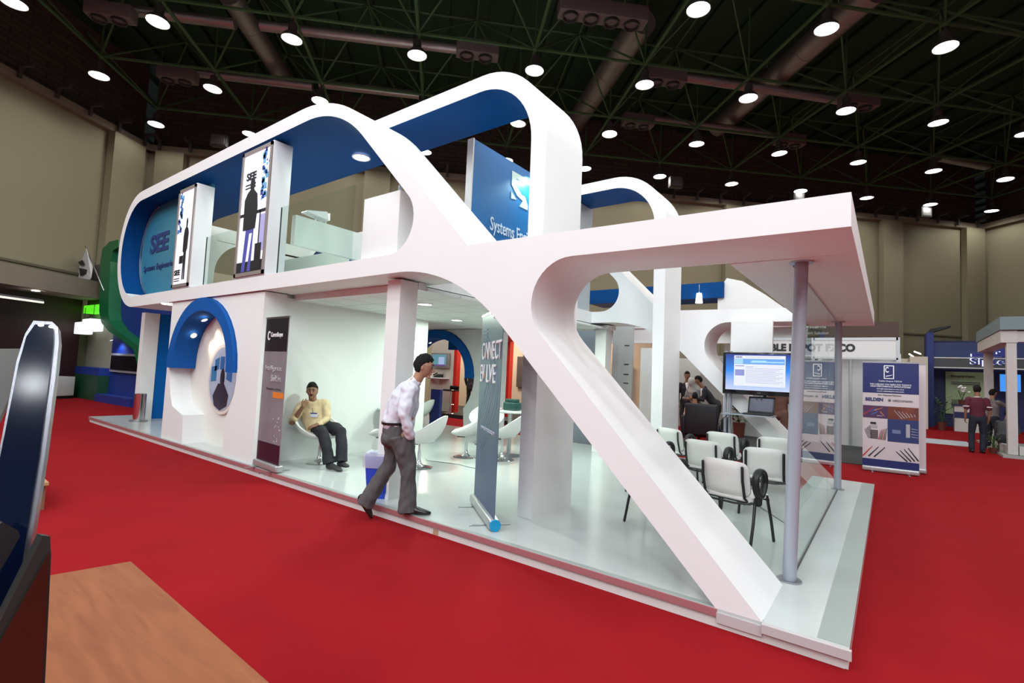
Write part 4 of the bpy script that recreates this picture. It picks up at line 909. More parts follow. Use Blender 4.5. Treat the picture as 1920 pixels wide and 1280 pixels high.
def face_parts(M, root, body, s=1.0, glasses=False, moustache=False, brow=True):
    loc = -Vector(root.location)
    for sd in (-1, 1):
        q = MB(); q.ell((0, 0, 0), (0.007*s, 0.013*s, 0.007*s), 12, 8, M=M @ Matrix.Translation((0.086*s, sd*0.031*s, 0.012*s)) @ Matrix.Rotation(R(sd*16), 4, 'Z')); o = obj('eye', q, mat('dark eye', (0.02, 0.015, 0.012), 0.2), body)
        if brow: q = MB(); q.tube([M @ Vector(p) for p in ((0.089*s, sd*0.014*s, 0.033*s), (0.088*s, sd*0.032*s, 0.040*s), (0.074*s, sd*0.050*s, 0.034*s))], [0.0045*s, 0.005*s, 0.003*s], side=(0, 0, 1), n=8); obj('eyebrow', q, HAIR, body)
    q = MB(); q.ell((0, 0, 0), (0.006*s, 0.022*s, 0.005*s), 12, 8, M=M @ Matrix.Translation((0.093*s, 0, -0.063*s))); obj('mouth', q, mat('lips', (0.20, 0.07, 0.055), 0.5), body)
    if moustache: q = MB(); q.ell((0, 0, 0), (0.008*s, 0.027*s, 0.007*s), 12, 8, M=M @ Matrix.Translation((0.096*s, 0, -0.050*s))); obj('moustache', q, HAIR, body)
    if glasses:
        q = MB()
        for sd in (-1, 1):
            pts = [M @ Vector((0.104*s, sd*0.032*s+0.020*s*math.cos(a), 0.010*s+0.013*s*math.sin(a))) for a in [2*PI*k/14 for k in range(15)]]
            q.tube(pts, 0.0012, n=5, round_=False); q.tube([M @ Vector(p) for p in ((0.104*s, sd*0.052*s, 0.014*s), (0.06*s, sd*0.079*s, 0.016*s), (0.0, sd*0.083*s, 0.012*s))], 0.0014, n=5)
        q.tube([M @ Vector((0.108*s, -0.012*s, 0.012*s)), M @ Vector((0.108*s, 0.012*s, 0.012*s))], 0.0012, n=5); obj('glasses', q, STEEL, body)
def hair_cap(M, root, s=1.0, m_=None, long_=0.0, voxel=0.008, name='hair', bald=False, back=0.0):
    q = MB()
    def fn(v):
        x, y, z = v; o_ = Vector((x, y, z))
        line = 0.30+0.30*x if x > 0.15 else (-0.10+3.0*(x+0.0) if x > -0.05 else -0.62)     # lower edge of the hair
        if x > -0.05 and x <= 0.15: line = -0.25+2.6*(x+0.05)
        k = 1.0 if z > line else max(0.72, 1-1.6*(line-z))
        if z < 0:
            y *= 1-0.25*(-z)**1.5
            if x < 0: x *= 1-0.36*(-z)**1.3
        return Vector((x*k, y*k, z*k))
    q.ell((0, 0, 0), (0.110*s, 0.087*s, 0.134*s), 32, 24, M=M @ Matrix.Translation((-0.007*s, 0, 0.006*s)), fn=fn)
    return fuse(name, q, m_ or HAIR, root, voxel, 2, 0.006, 45)
def hand(q, w, d, n, th, s=1.0, curl=0.5, r=0.0088, spread=0.02, curls=None):
    """w wrist, d pointing direction, n back-of-hand normal, th thumb side."""
    w = Vector(w); d = unit(d); n = Vector(n); n = (n-d*n.dot(d)).normalized(); t = d.cross(n)
    if t.dot(Vector(th)) < 0: t = -t
    q.tube([w-d*0.02*s, w+d*0.03*s, w+d*0.065*s, w+d*0.088*s], [(0.026*s, 0.018*s), (0.034*s, 0.016*s), (0.040*s, 0.014*s), (0.038*s, 0.011*s)], side=t, n=14)
    for k, (off, L_, sp) in enumerate(((0.029, 0.072, 1.0), (0.010, 0.082, 0.35), (-0.010, 0.076, -0.35), (-0.028, 0.060, -1.0))):
        c = (curls[k] if curls else curl); p = w+d*0.082*s+t*off*s; dd = (d+t*spread*sp*4).normalized(); pts = [p-d*0.015*s]; a = 0
        pts.append(p)
        for seg, fr in enumerate((0.45, 0.32, 0.23)):
            a += c*(0.9 if seg == 0 else 1.15)
            p = p+(dd*math.cos(a)-n*math.sin(a))*L_*fr*s; pts.append(p)
        q.tube(pts, [r*1.1*s, r*1.1*s, r*s, r*0.92*s, r*0.8*s], side=t, n=10)
    p = w+d*0.02*s+t*0.026*s; dd = (d*0.75+t*0.75-n*0.25).normalized(); pts = [p, p+dd*0.035*s, p+dd*0.035*s+(d*0.9+t*0.25-n*0.35).normalized()*0.03*s, p+dd*0.035*s+(d*0.9+t*0.1-n*0.5).normalized()*0.053*s]
    q.tube(pts, [0.014*s, 0.012*s, 0.0105*s, 0.009*s], side=n, n=10)
def shoe(name, heel, toe, upv, m_, parent, s=1.0):
    heel = Vector(heel); toe = Vector(toe); d = (toe-heel); L_ = d.length; d.normalize(); u = (Vector(upv)-d*d.dot(Vector(upv))).normalized()
    q = MB(); sd = d.cross(u)
    P = [(0.02, 0.045, 0.036, 0.045), (0.10, 0.052, 0.038, 0.052), (0.38, 0.045, 0.038, 0.044), (0.62, 0.034, 0.046, 0.034), (0.85, 0.025, 0.042, 0.024), (0.97, 0.020, 0.026, 0.017)]
    q.tube([heel+d*L_*a+u*h*s for a, h, w, v in P], [(w*s, v*s) for a, h, w, v in P], side=sd, n=16)
    q.tube([heel+d*L_*0.02+u*0.012*s, heel+d*L_*0.3+u*0.012*s], [(0.033*s, 0.012*s)]*2, side=sd, n=10)
    return fuse(name, q, m_, parent, 0.006, 3)
# ---------------- the walking man
P0m = Vector((-3.724, 0.08, 0)); em = Vector((0.783, 0.622, 0)); nm_ = Vector((-0.622, 0.783, 0))
def A(s, o, z): return P0m+em*s+nm_*o+Vector((0, 0, z))
SHIRT = mat('white shirt', (0.66, 0.66, 0.74), 0.75, noise_=0.05, nscale=6)
TROUS = mat('grey wool trousers', (0.095, 0.088, 0.090), 0.9, noise_=0.3, nscale=60, bump=0.15, bscale=300)
SHOE = mat('black shoe leather', (0.012, 0.010, 0.010), 0.25)
wm = thing('person', 'man in a white shirt and grey trousers stepping onto the platform, hand in pocket', 'person', tuple(A(-0.2, 0, 0.05)))
q = MB(); hc = A(0.028, 0, 1.618); Mh = head_shapes(q, hc, em+Vector((0, 0, -0.22)), (0, 0, 1), 1.0)
q.tube([A(-0.085, 0, 1.42), A(-0.03, 0, 1.49), A(0.0, 0, 1.56)], [0.062, 0.056, 0.056], side=nm_)
q.tube([A(-0.12, 0, 1.36), A(-0.17, 0, 1.2), A(-0.235, 0, 1.0), A(-0.21, 0, 0.88)], [(0.13, 0.08), (0.13, 0.09), (0.12, 0.08), (0.13, 0.08)], side=nm_)
for sgn, pts in ((-1, [A(-.08, -.17, 1.37), A(-.11, -.245, 1.12), A(-.04, -.20, .965)]), (1, [A(-.10, .17, 1.37), A(-.11, .24, 1.12), A(-.12, .20, .965)])):
    q.tube(pts, [0.045, 0.038, 0.028], side=nm_); hand(q, pts[-1]-nm_*sgn*0.065-em*0.05, Vector((0, 0, -1))-em*0.45, nm_*sgn, em, 0.95, 0.35)
for pts in ([A(-.20, -.09, .90), A(-.055, -.09, .56), A(-.04, -.09, .20)], [A(-.25, .09, .90), A(-.27, .09, .53), A(-.50, .09, .20)]): q.tube(pts, [0.07, 0.05, 0.04], side=nm_)
wb = fuse('body', q, mat('light olive skin', (0.42, 0.22, 0.14), 0.5, noise_=0.1, nscale=14, spec=0.3), wm, 0.0065, 3); face_parts(Mh, wm, wb, 1.0, glasses=True); hair_cap(Mh, wm, 1.0)
q = MB()   # shirt
q.tube([A(-0.055, 0, 1.445), A(-0.11, 0, 1.39), A(-0.155, 0, 1.28), A(-0.20, 0, 1.15), A(-0.245, 0, 1.03), A(-0.25, 0, 0.985)], [(0.07, 0.065), (0.155, 0.105), (0.185, 0.135), (0.178, 0.135), (0.165, 0.125), (0.155, 0.115)], side=nm_, n=24)
q.tube([A(-.09, -.15, 1.375), A(-.10, 0, 1.41), A(-.09, .15, 1.375)], [0.075, 0.08, 0.075], side=(0, 0, 1))
q.tube([A(-.075, -.165, 1.37), A(-.10, -.225, 1.26), A(-.11, -.25, 1.13), A(-.075, -.235, 1.03), A(-.045, -.20, .93)], [0.078, 0.070, 0.062, 0.058, 0.050], side=nm_)
q.tube([A(-.10, .165, 1.37), A(-.11, .22, 1.26), A(-.11, .24, 1.13), A(-.12, .22, 1.02), A(-.12, .19, .94)], [0.078, 0.068, 0.060, 0.052, 0.046], side=nm_)
q.tube([A(-0.07, 0, 1.43), A(-0.035, 0, 1.475)], [0.070, 0.066], side=nm_, round_=False)
fuse('shirt', q, SHIRT, wm, 0.0085, 2, 0.020, 10, (1, 1, 0.8))
q = MB()   # trousers
q.tube([A(-0.24, 0, 1.03), A(-0.22, 0, 0.97), A(-0.20, 0, 0.88)], [(0.152, 0.115), (0.168, 0.140), (0.175, 0.150)], side=nm_, n=22)
q.ell((0, 0, 0), (0.10, 0.16, 0.11), 18, 12, M=Matrix.Translation(A(-0.265, 0, 0.87)) @ Matrix.Rotation(math.atan2(em.y, em.x), 4, 'Z'))
q.tube([A(-.155, -.085, .90), A(-.11, -.09, .76), A(-.06, -.09, .58), A(-.05, -.09, .40), A(-.045, -.09, .28), A(-.045, -.09, .150)], [0.128, 0.112, 0.088, 0.080, 0.082, 0.094], side=nm_, round_=False)
q.tube([A(-.25, .085, .90), A(-.26, .09, .74), A(-.30, .09, .57), A(-.38, .09, .40), A(-.47, .09, .25), A(-.525, .09, .155)], [0.115, 0.100, 0.083, 0.080, 0.082, 0.088], side=nm_, round_=False)
fuse('trousers', q, TROUS, wm, 0.0085, 2, 0.020, 9, (1, 1, 0.6))
q = MB(); q.tube([A(-0.243, 0, 1.010), A(-0.243, 0, 1.035)], [(0.170, 0.132), (0.172, 0.135)], side=nm_, n=28, round_=False); wpart('belt', q, mat('belt leather', (0.01, 0.01, 0.01), 0.35), wm)
shoe('shoe', A(-.105, -.085, .125), A(.185, -.085, .122), (0, 0, 1), SHOE, wm); shoe('shoe', A(-.60, .09, .20), A(-.455, .09, -.0+.012), em*0.75+Vector((0, 0, 0.5)), SHOE, wm)
# ---------------- the seated man
P1 = Vector((-6.61, 0.80, 0)); e2 = Vector((0.8, 0.6, 0)); n2 = Vector((-0.6, 0.8, 0))
def B(s, o, z): return P1+e2*(s+0.02)+n2*o+Vector((0, 0, z))
YS = mat('pale yellow shirt', (0.62, 0.49, 0.29), 0.75, noise_=0.06, nscale=6)
BT = mat('black trousers cloth', (0.010, 0.010, 0.016), 0.85)
sm = thing('person', 'man in a yellow shirt sitting in a tub chair with a hand at his mouth', 'person', tuple(B(0, 0, 0.12)))
rd = Vector((-0.62, -0.78, 0)); ff = Vector((0.80, -0.60, 0))    # his right, his front
q = MB(); hc = B(-0.19, 0.03, 1.185); Mh = head_shapes(q, hc, ff+Vector((0.0, 0.0, -0.12)), Vector((0, 0, 1))-e2*0.03, 0.98)
q.tube([B(-0.175, 0.08, 0.99), B(-0.185, 0.06, 1.06), B(-0.19, 0.05, 1.12)], [0.062, 0.056, 0.056], side=rd)
q.tube([B(-0.18, 0.09, 0.96), B(-0.12, 0.09, 0.80), B(-0.04, 0.06, 0.64)], [(0.14, 0.08)]*3, side=rd)
shR, elR, wrR = B(-.345, .03, .93), B(-.395, -.11, .715), B(-.225, -.175, .965)
shL, elL, wrL = B(-.02, .13, .985), B(.06, .03, .77), B(-.005, -.15, .70)
q.tube([shR, elR], [0.045, 0.04]); q.tube([elR, (elR+wrR)/2, wrR], [0.042, 0.036, 0.027])
hand(q, wrR, (B(-.165, -.12, 1.075)-wrR), ff*0.9-Vector((0, 0, 0.3)), (0, 0, 1), 0.95, 0.75, curls=(0.55, 0.85, 0.95, 1.0))
q.tube([shL, elL, wrL], [0.045, 0.04, 0.028]); hand(q, wrL, B(-.085, -.21, .675)-wrL, Vector((0, 0, 1))+ff*0.3, -e2+ff*0.3, 0.95, 0.35)
for pts in ([B(-.07, .02, .62), B(.13, -.30, .60), B(.30, -.40, .22)], [B(.09, .10, .63), B(.36, -.20, .63), B(.43, -.33, .24)]): q.tube(pts, [0.07, 0.05, 0.04])
sb = fuse('body', q, SKIND, sm, 0.0060, 2); face_parts(Mh, sm, sb, 0.98, moustache=True); hair_cap(Mh, sm, 0.98)
q = MB()
q.tube([B(-.18, .07, 1.015), B(-.18, .09, .96), B(-.165, .09, .87), B(-.13, .09, .76), B(-.07, .06, .65), B(-.03, .05, .60)], [(0.07, 0.06), (0.165, 0.095), (0.19, 0.125), (0.18, 0.13), (0.175, 0.13), (0.16, 0.12)], side=rd, n=24)
q.tube([shR+Vector((0, 0, .005)), (shR+shL)/2+Vector((0, 0, .03)), shL], [0.072, 0.08, 0.072], side=(0, 0, 1))
q.tube([shR, (shR+elR)/2, elR+Vector((0, 0, .01)), elR*0.75+wrR*0.25], [0.074, 0.068, 0.066, 0.060]); q.tube([shL, (shL+elL)/2, elL, (elL+wrL)/2, elL*0.15+wrL*0.85], [0.074, 0.066, 0.062, 0.055, 0.046])
fuse('shirt', q, YS, sm, 0.0085, 3, 0.013, 10)
q = MB(); q.tube([B(-.02, .06, .64), B(.0, .04, .60)], [(0.17, 0.12), (0.18, 0.12)], side=rd)
q.tube([B(-.07, .02, .62), B(.04, -.15, .615), B(.14, -.30, .59), B(.22, -.36, .42), B(.29, -.40, .20)], [0.105, 0.095, 0.082, 0.078, 0.086], round_=False)
q.tube([B(.08, .10, .63), B(.24, -.06, .645), B(.36, -.20, .62), B(.41, -.28, .44), B(.44, -.34, .22)], [0.105, 0.095, 0.082, 0.078, 0.086], round_=False)
fuse('trousers', q, BT, sm, 0.009, 3, 0.010, 8)
shoe('shoe', B(.275, -.40, .125), B(.52, -.55, .125), (0, 0, 1), mat('grey black shoe', (0.025, 0.025, 0.028), 0.5), sm); shoe('shoe', B(.40, -.30, .135), B(.58, -.46, .165), (0, 0, 1), mat('grey black shoe', (0.02, 0.02, 0.02), 0.5), sm)
q = MB(); Mb = Matrix((rd*-1, -ff, Vector((0, 0, 1)))).transposed().to_4x4(); Mb.translation = B(-.10, -.075, .835)
q.rbox((-0.05, -0.004, -0.035), (0.05, 0.004, 0.035), 0.003, M=Mb); bg_ = wpart('badge', q, mat('badge white', (0.62, 0.66, 0.75), 0.3), sm)
q = MB(); q.box((-0.048, -0.008, 0.018), (0.048, -0.004, 0.033), M=Mb); obj('badge_band', q, DKBLUE, bg_)
q = MB(); q.tube([B(-.135, -.065, .935), B(-.11, -.078, .868)], 0.004, n=6); wpart('badge_clip', q, BLACK, sm)
# ---------------- people further away
def bystander(label, loc, face, top, bottom, skin=SKIN, hair=HAIR, h=1.72, pose='stand', voxel=0.013, tie=False, collar=None, long_top=False, scarf=None, arms=None, lean=0.0, bald=False, shoes=True):
    t = thing('person', label, 'person', loc); f = Vector((math.cos(R(face)), math.sin(R(face)), 0)); l = Vector((-f.y, f.x, 0)); O = Vector(loc); k = h/1.72
    def C(a, b, z): return O+(f*a+l*b+Vector((0, 0, z)))*k
    sit = pose == 'sit'; cr = pose == 'crouch'
    if sit: hz, kx, kz, ax = 0.50, 0.42, 0.50, 0.40
    elif cr: hz, kx, kz, ax = 0.38, 0.38, 0.55, 0.10
    else: hz, kx, kz, ax = 0.93, 0.03, 0.50, -0.02
    ch = hz+0.38-lean*0.1; sx_ = lean*0.35; nx = lean*0.5
    hip = [C(-0.02, s*0.09, hz) for s in (-1, 1)]; kne = [C(kx, s*0.12, kz) for s in (-1, 1)]; ank = [C(ax, s*0.11+(0.02), 0.09) for s in (-1, 1)]
    sh = [C(sx_, s*0.18, ch+0.10) for s in (-1, 1)]
    ar = arms or 'down'
    el, wr = [], []
    for s in (-1, 1):
        m_ = ar if isinstance(ar, str) else ar[(s+1)//2]
        if m_ == 'down': el.append(C(sx_-0.03, s*0.25, ch-0.18)); wr.append(C(sx_+0.05, s*0.24, ch-0.42))
        elif m_ == 'front': el.append(C(sx_+0.05, s*0.24, ch-0.16)); wr.append(C(sx_+0.27, s*0.14, ch-0.12))
        elif m_ == 'reach': el.append(C(sx_+0.24, s*0.22, ch-0.02)); wr.append(C(sx_+0.48, s*0.20, ch+0.02))
    q = MB(); hz_ = ch+0.37; Mh = head_shapes(q, C(nx+0.03, 0, hz_), f+Vector((0, 0, -0.15-lean*0.4)), (0, 0, 1), k*0.98)
    q.tube([C(sx_, 0, ch+0.13), C(nx+0.01, 0, ch+0.30)], [0.06, 0.056], side=l); q.tube([C(sx_, 0, ch+0.05), C(0, 0, hz)], [(0.13, 0.08), (0.12, 0.08)], side=l)
    for i in (0, 1):
        q.tube([sh[i], el[i], wr[i]], [0.042, 0.036, 0.027]); hand(q, wr[i], wr[i]-el[i], l*(-1, 1)[i], f, k*0.95, 0.4, r=0.011)
        q.tube([hip[i], kne[i], ank[i]], [0.065, 0.05, 0.038])
    b = fuse('body', q, skin, t, voxel*0.8, 2)
    q = MB(); q.tube([C(sx_, 0, ch+0.17), C(sx_, 0, ch+0.11), C(sx_*0.8, 0, ch), C(sx_*0.4, 0, ch-0.18), C(0, 0, hz+0.02)]+([C(0, 0, hz-0.12)] if long_top and not sit else []), [(0.065, 0.06), (0.165, 0.09), (0.185, 0.12), (0.165, 0.115), (0.165, 0.12)]+([(0.18, 0.13)] if long_top and not sit else []), side=l, n=20)
    for i in (0, 1):
        e_ = el[i]*0.3+wr[i]*0.7 if long_top or collar else sh[i]*0.25+el[i]*0.75
        P_ = [sh[i], (sh[i]+el[i])/2, el[i], el[i]*0.1+wr[i]*0.9] if (long_top or collar) else [sh[i], (sh[i]+el[i])/2, sh[i]*0.15+el[i]*0.85]
        q.tube(P_, [0.072, 0.064, 0.058, 0.046][:len(P_)])
    fuse('jacket' if long_top else 'shirt', q, top, t, voxel, 3, 0.008, 8)
    q = MB(); q.tube([C(0, 0, hz+0.05), C(-0.01, 0, hz-0.04)], [(0.155, 0.115), (0.165, 0.12)], side=l)
    for i in (0, 1): q.tube([hip[i], (hip[i]+kne[i])/2, kne[i], (kne[i]+ank[i])/2, ank[i]+Vector((0, 0, 0.02))], [0.098, 0.088, 0.072, 0.066, 0.070])
    fuse('trousers', q, bottom, t, voxel, 3, 0.006, 8)
    if not bald: hair_cap(Mh, t, k*0.98, hair, voxel=voxel*0.8)
    if collar:
        q = MB(); q.tube([C(sx_+0.085, 0, ch-0.05), C(sx_+0.075, 0, ch+0.14)], [(0.015, 0.02), (0.05, 0.03)], side=l, n=12); wpart('shirt_front', q, WPRINT, t)
    if scarf:
        q = MB(); q.ell((0, 0, 0), (0.118, 0.098, 0.145), 20, 14, M=Mh @ Matrix.Translation((-0.018, 0, 0.004))); q.tube([C(nx-0.01, 0, hz_-0.08), C(sx_, 0, ch+0.12)], [(0.10, 0.09), (0.17, 0.12)], side=l); fuse('headscarf', q, scarf, t, voxel, 3, 0.006, 12)
    if shoes:
        for i in (0, 1): shoe('shoe', ank[i]-f*0.07-Vector((0, 0, 0.09*k)), ank[i]+f*0.18-Vector((0, 0, 0.09*k)), (0, 0, 1), SHOE, t, k)
    return t, C, Mh, b
SUIT = mat('dark suit', (0.012, 0.012, 0.018), 0.8); MAROON = mat('maroon cotton', (0.085, 0.008, 0.022), 0.85); NAVYJ = mat('dark jeans', (0.010, 0.012, 0.025), 0.85)
t, C, Mh, b = bystander('man in a maroon polo shirt seen from behind on the red aisle', (2.10, 15.0, 0), 100, MAROON, NAVYJ, SKIND, h=1.74, voxel=0.012)
q = MB()
for s in (-1, 1): q.tube([C(0.0-.02, s*0.235, 1.235), C(-0.02, s*0.235, 1.215)], [(0.075, 0.07), (0.074, 0.069)], side=(0, 1, 0), n=16, round_=False)
q.tube([C(0, 0, 1.475), C(0, 0, 1.49)], [(0.072, 0.066), (0.070, 0.064)], side=(1, 0, 0), n=16, round_=False); wpart('white_trim', q, WPRINT, t)
bystander('woman in a patterned dark top reaching towards the white frame, beyond the maroon shirt', (2.62, 16.9, 0), 40, mat('patterned top', (0.03, 0.03, 0.03), 0.8, col2=(0.25, 0.20, 0.20), nscale=14), NAVYJ, h=1.66, arms=('reach', 'down'))
bystander('man crouching in the aisle beside the white frame', (2.72, 15.9, 0), 60, mat('grey black shirt', (0.05, 0.05, 0.06), 0.8), SUIT, SKIND, h=1.70, pose='crouch', lean=0.5, arms='front')
bystander('balding man in a dark suit and tie in profile between the columns', (-5.62, 9.5, 0.0), 20, SUIT, SUIT, mat('fair skin', (0.36, 0.20, 0.13), 0.5), h=1.78, long_top=True, collar=True, bald=True)
bystander('person in a grey white headscarf standing at the black armchair', (-4.28, 11.4, 0), 250, mat('grey knit top', (0.22, 0.22, 0.23), 0.9), NAVYJ, h=1.62, long_top=True, scarf=mat('pale headscarf', (0.50, 0.50, 0.49), 0.8), lean=0.5, arms='front')
bystander('man in a black suit leaning forward beside the headscarf wearer', (-3.62, 11.0, 0), 200, SUIT, SUIT, SKIND, h=1.74, long_top=True, collar=True, lean=0.9, arms='front')
bystander('man whose face shows above the headscarf wearer', (-4.80, 12.1, 0), 290, SUIT, SUIT, SKIND, h=1.80, long_top=True, collar=True, lean=0.2)
bystander('person in a pale beige top seated low before the others, black hair', (-4.02, 10.35, 0), 100, mat('beige top', (0.55, 0.36, 0.28), 0.8), NAVYJ, h=1.60, pose='sit', long_top=True, voxel=0.014)
bystander('person in brown trousers and shirt standing behind the television', (-1.85, 9.6, 0), 80, mat('brown shirt', (0.10, 0.045, 0.03), 0.8), mat('brown trousers cloth', (0.12, 0.06, 0.04), 0.85), h=1.74)
bystander('person in dark clothes standing with back turned by the red pillar', (-12.3, 10.6, 0.12), 95, SUIT, SUIT, SKIND, h=1.74, long_top=True)
bystander('person in dark clothes at the laptops under the red beam', (-9.6, 11.1, 0.12), 200, SUIT, SUIT, SKIND, h=1.74, long_top=True)
bystander('person in pinkish clothes half hidden by the upright glossy display', (-18.6, -0.15, 0), 30, mat('dusty pink cloth', (0.30, 0.13, 0.14), 0.8), mat('grey pink cloth', (0.20, 0.13, 0.14), 0.8), h=1.68, long_top=True)
# ================================================================ NEIGHBOURING STANDS
def bxs(name, label, cat, parts_, base=None, group=None, bevel=0.0):
    """parts_: [(part name, material, [(a, b), ...])] boxes in world coordinates."""
    a0 = parts_[0][2][0]; base = base or ((a0[0][0]+a0[1][0])/2, (a0[0][1]+a0[1][1])/2, min(p[0][2] for _, _, L_ in parts_ for p in L_))
    t = thing(name, label, cat, base, 0, group)
    for nm, m_, L_ in parts_:
        q = MB()
        for a, b in L_: q.box(a, b)
        wpart(nm, q, m_, t, bevel)
    return t
WPAN = mat('shell scheme white panel', (0.60, 0.61, 0.60), 0.5); ALU = mat('aluminium profile', (0.55, 0.56, 0.58), 0.35, 0.8)
DGREY = mat('dark grey carpet', (0.045, 0.05, 0.05), 0.95)
# -- stand with the black lettering on a white fascia
cd = thing('shell_stand', 'white shell scheme stand with black lettering on its fascia behind the seating end', 'exhibition stand', (-1.0, 11.0, 0))
q = MB(); q.box((-3.3, 9.3, 0), (0.32, 13.2, 0.02)); wpart('stand_carpet', q, DGREY, cd)
q = MB(); q.box((-3.3, 13.1, 0), (0.35, 13.2, 2.42)); wpart('back_wall', q, WPAN, cd)
q = MB(); q.box((0.32, 11.0, 0), (0.40, 13.1, 2.42)); wpart('side_wall', q, WPAN, cd)
for x in (-2.3, -1.35, -0.66, 0.32): q = MB(); q.box((x-0.025, 13.05, 0), (x+0.025, 13.1, 2.45)); wpart('profile', q, ALU, cd)
FX0, FX1, FZ0, FZ1, FY = -2.86, 0.33, 2.20, 2.66, 9.3
q = MB(); q.box((FX0, FY, FZ0+0.04), (FX1, FY+0.04, FZ1-0.06)); fp = wpart('fascia', q, mat('fascia white', (0.62, 0.61, 0.60), 0.5), cd)
q = MB(); q.box((FX0, FY-0.01, FZ0), (FX1, FY+0.05, FZ0+0.04)); q.box((FX0, FY-0.01, FZ1-0.06), (FX1, FY+0.05, FZ1)); wpart('fascia_rail', q, ALU, cd)
for x in (FX0, FX1): q = MB(); q.box((x-0.03, FY-0.01, 0), (x+0.03, FY+0.05, FZ1)); wpart('profile', q, ALU, cd)
o = text('CABLE DEPOT FZCO', 1.90, TR(-2.29, FY-0.004, 2.355), GRAPHK, cd, h=0.175, bold=0.055); o.location = -Vector(cd.location)
bxs('brown_header', 'dark brown header box above the white lettered fascia', 'header', [('header', BROWNW, [((-1.9, 12.2, 2.75), (0.38, 12.8, 3.30))])])
hs = thing('sign_board', 'black header with white lettering partly hidden by the thick grey post', 'sign', (-1.9, 10.6, 2.8)); q = MB(); q.box((-1.78, 10.6, 2.78), (-0.85, 10.68, 3.16)); wpart('board', q, mat('dark sign', (0.05, 0.045, 0.03), 0.5), hs)
wtext('ion Systems', 0.72, TR(-1.75, 10.595, 2.97), WPRINT, hs, h=0.13, bold=0.02); wtext('Management Solution', 0.78, TR(-1.76, 10.595, 2.83), WPRINT, hs, h=0.09, bold=0.01)
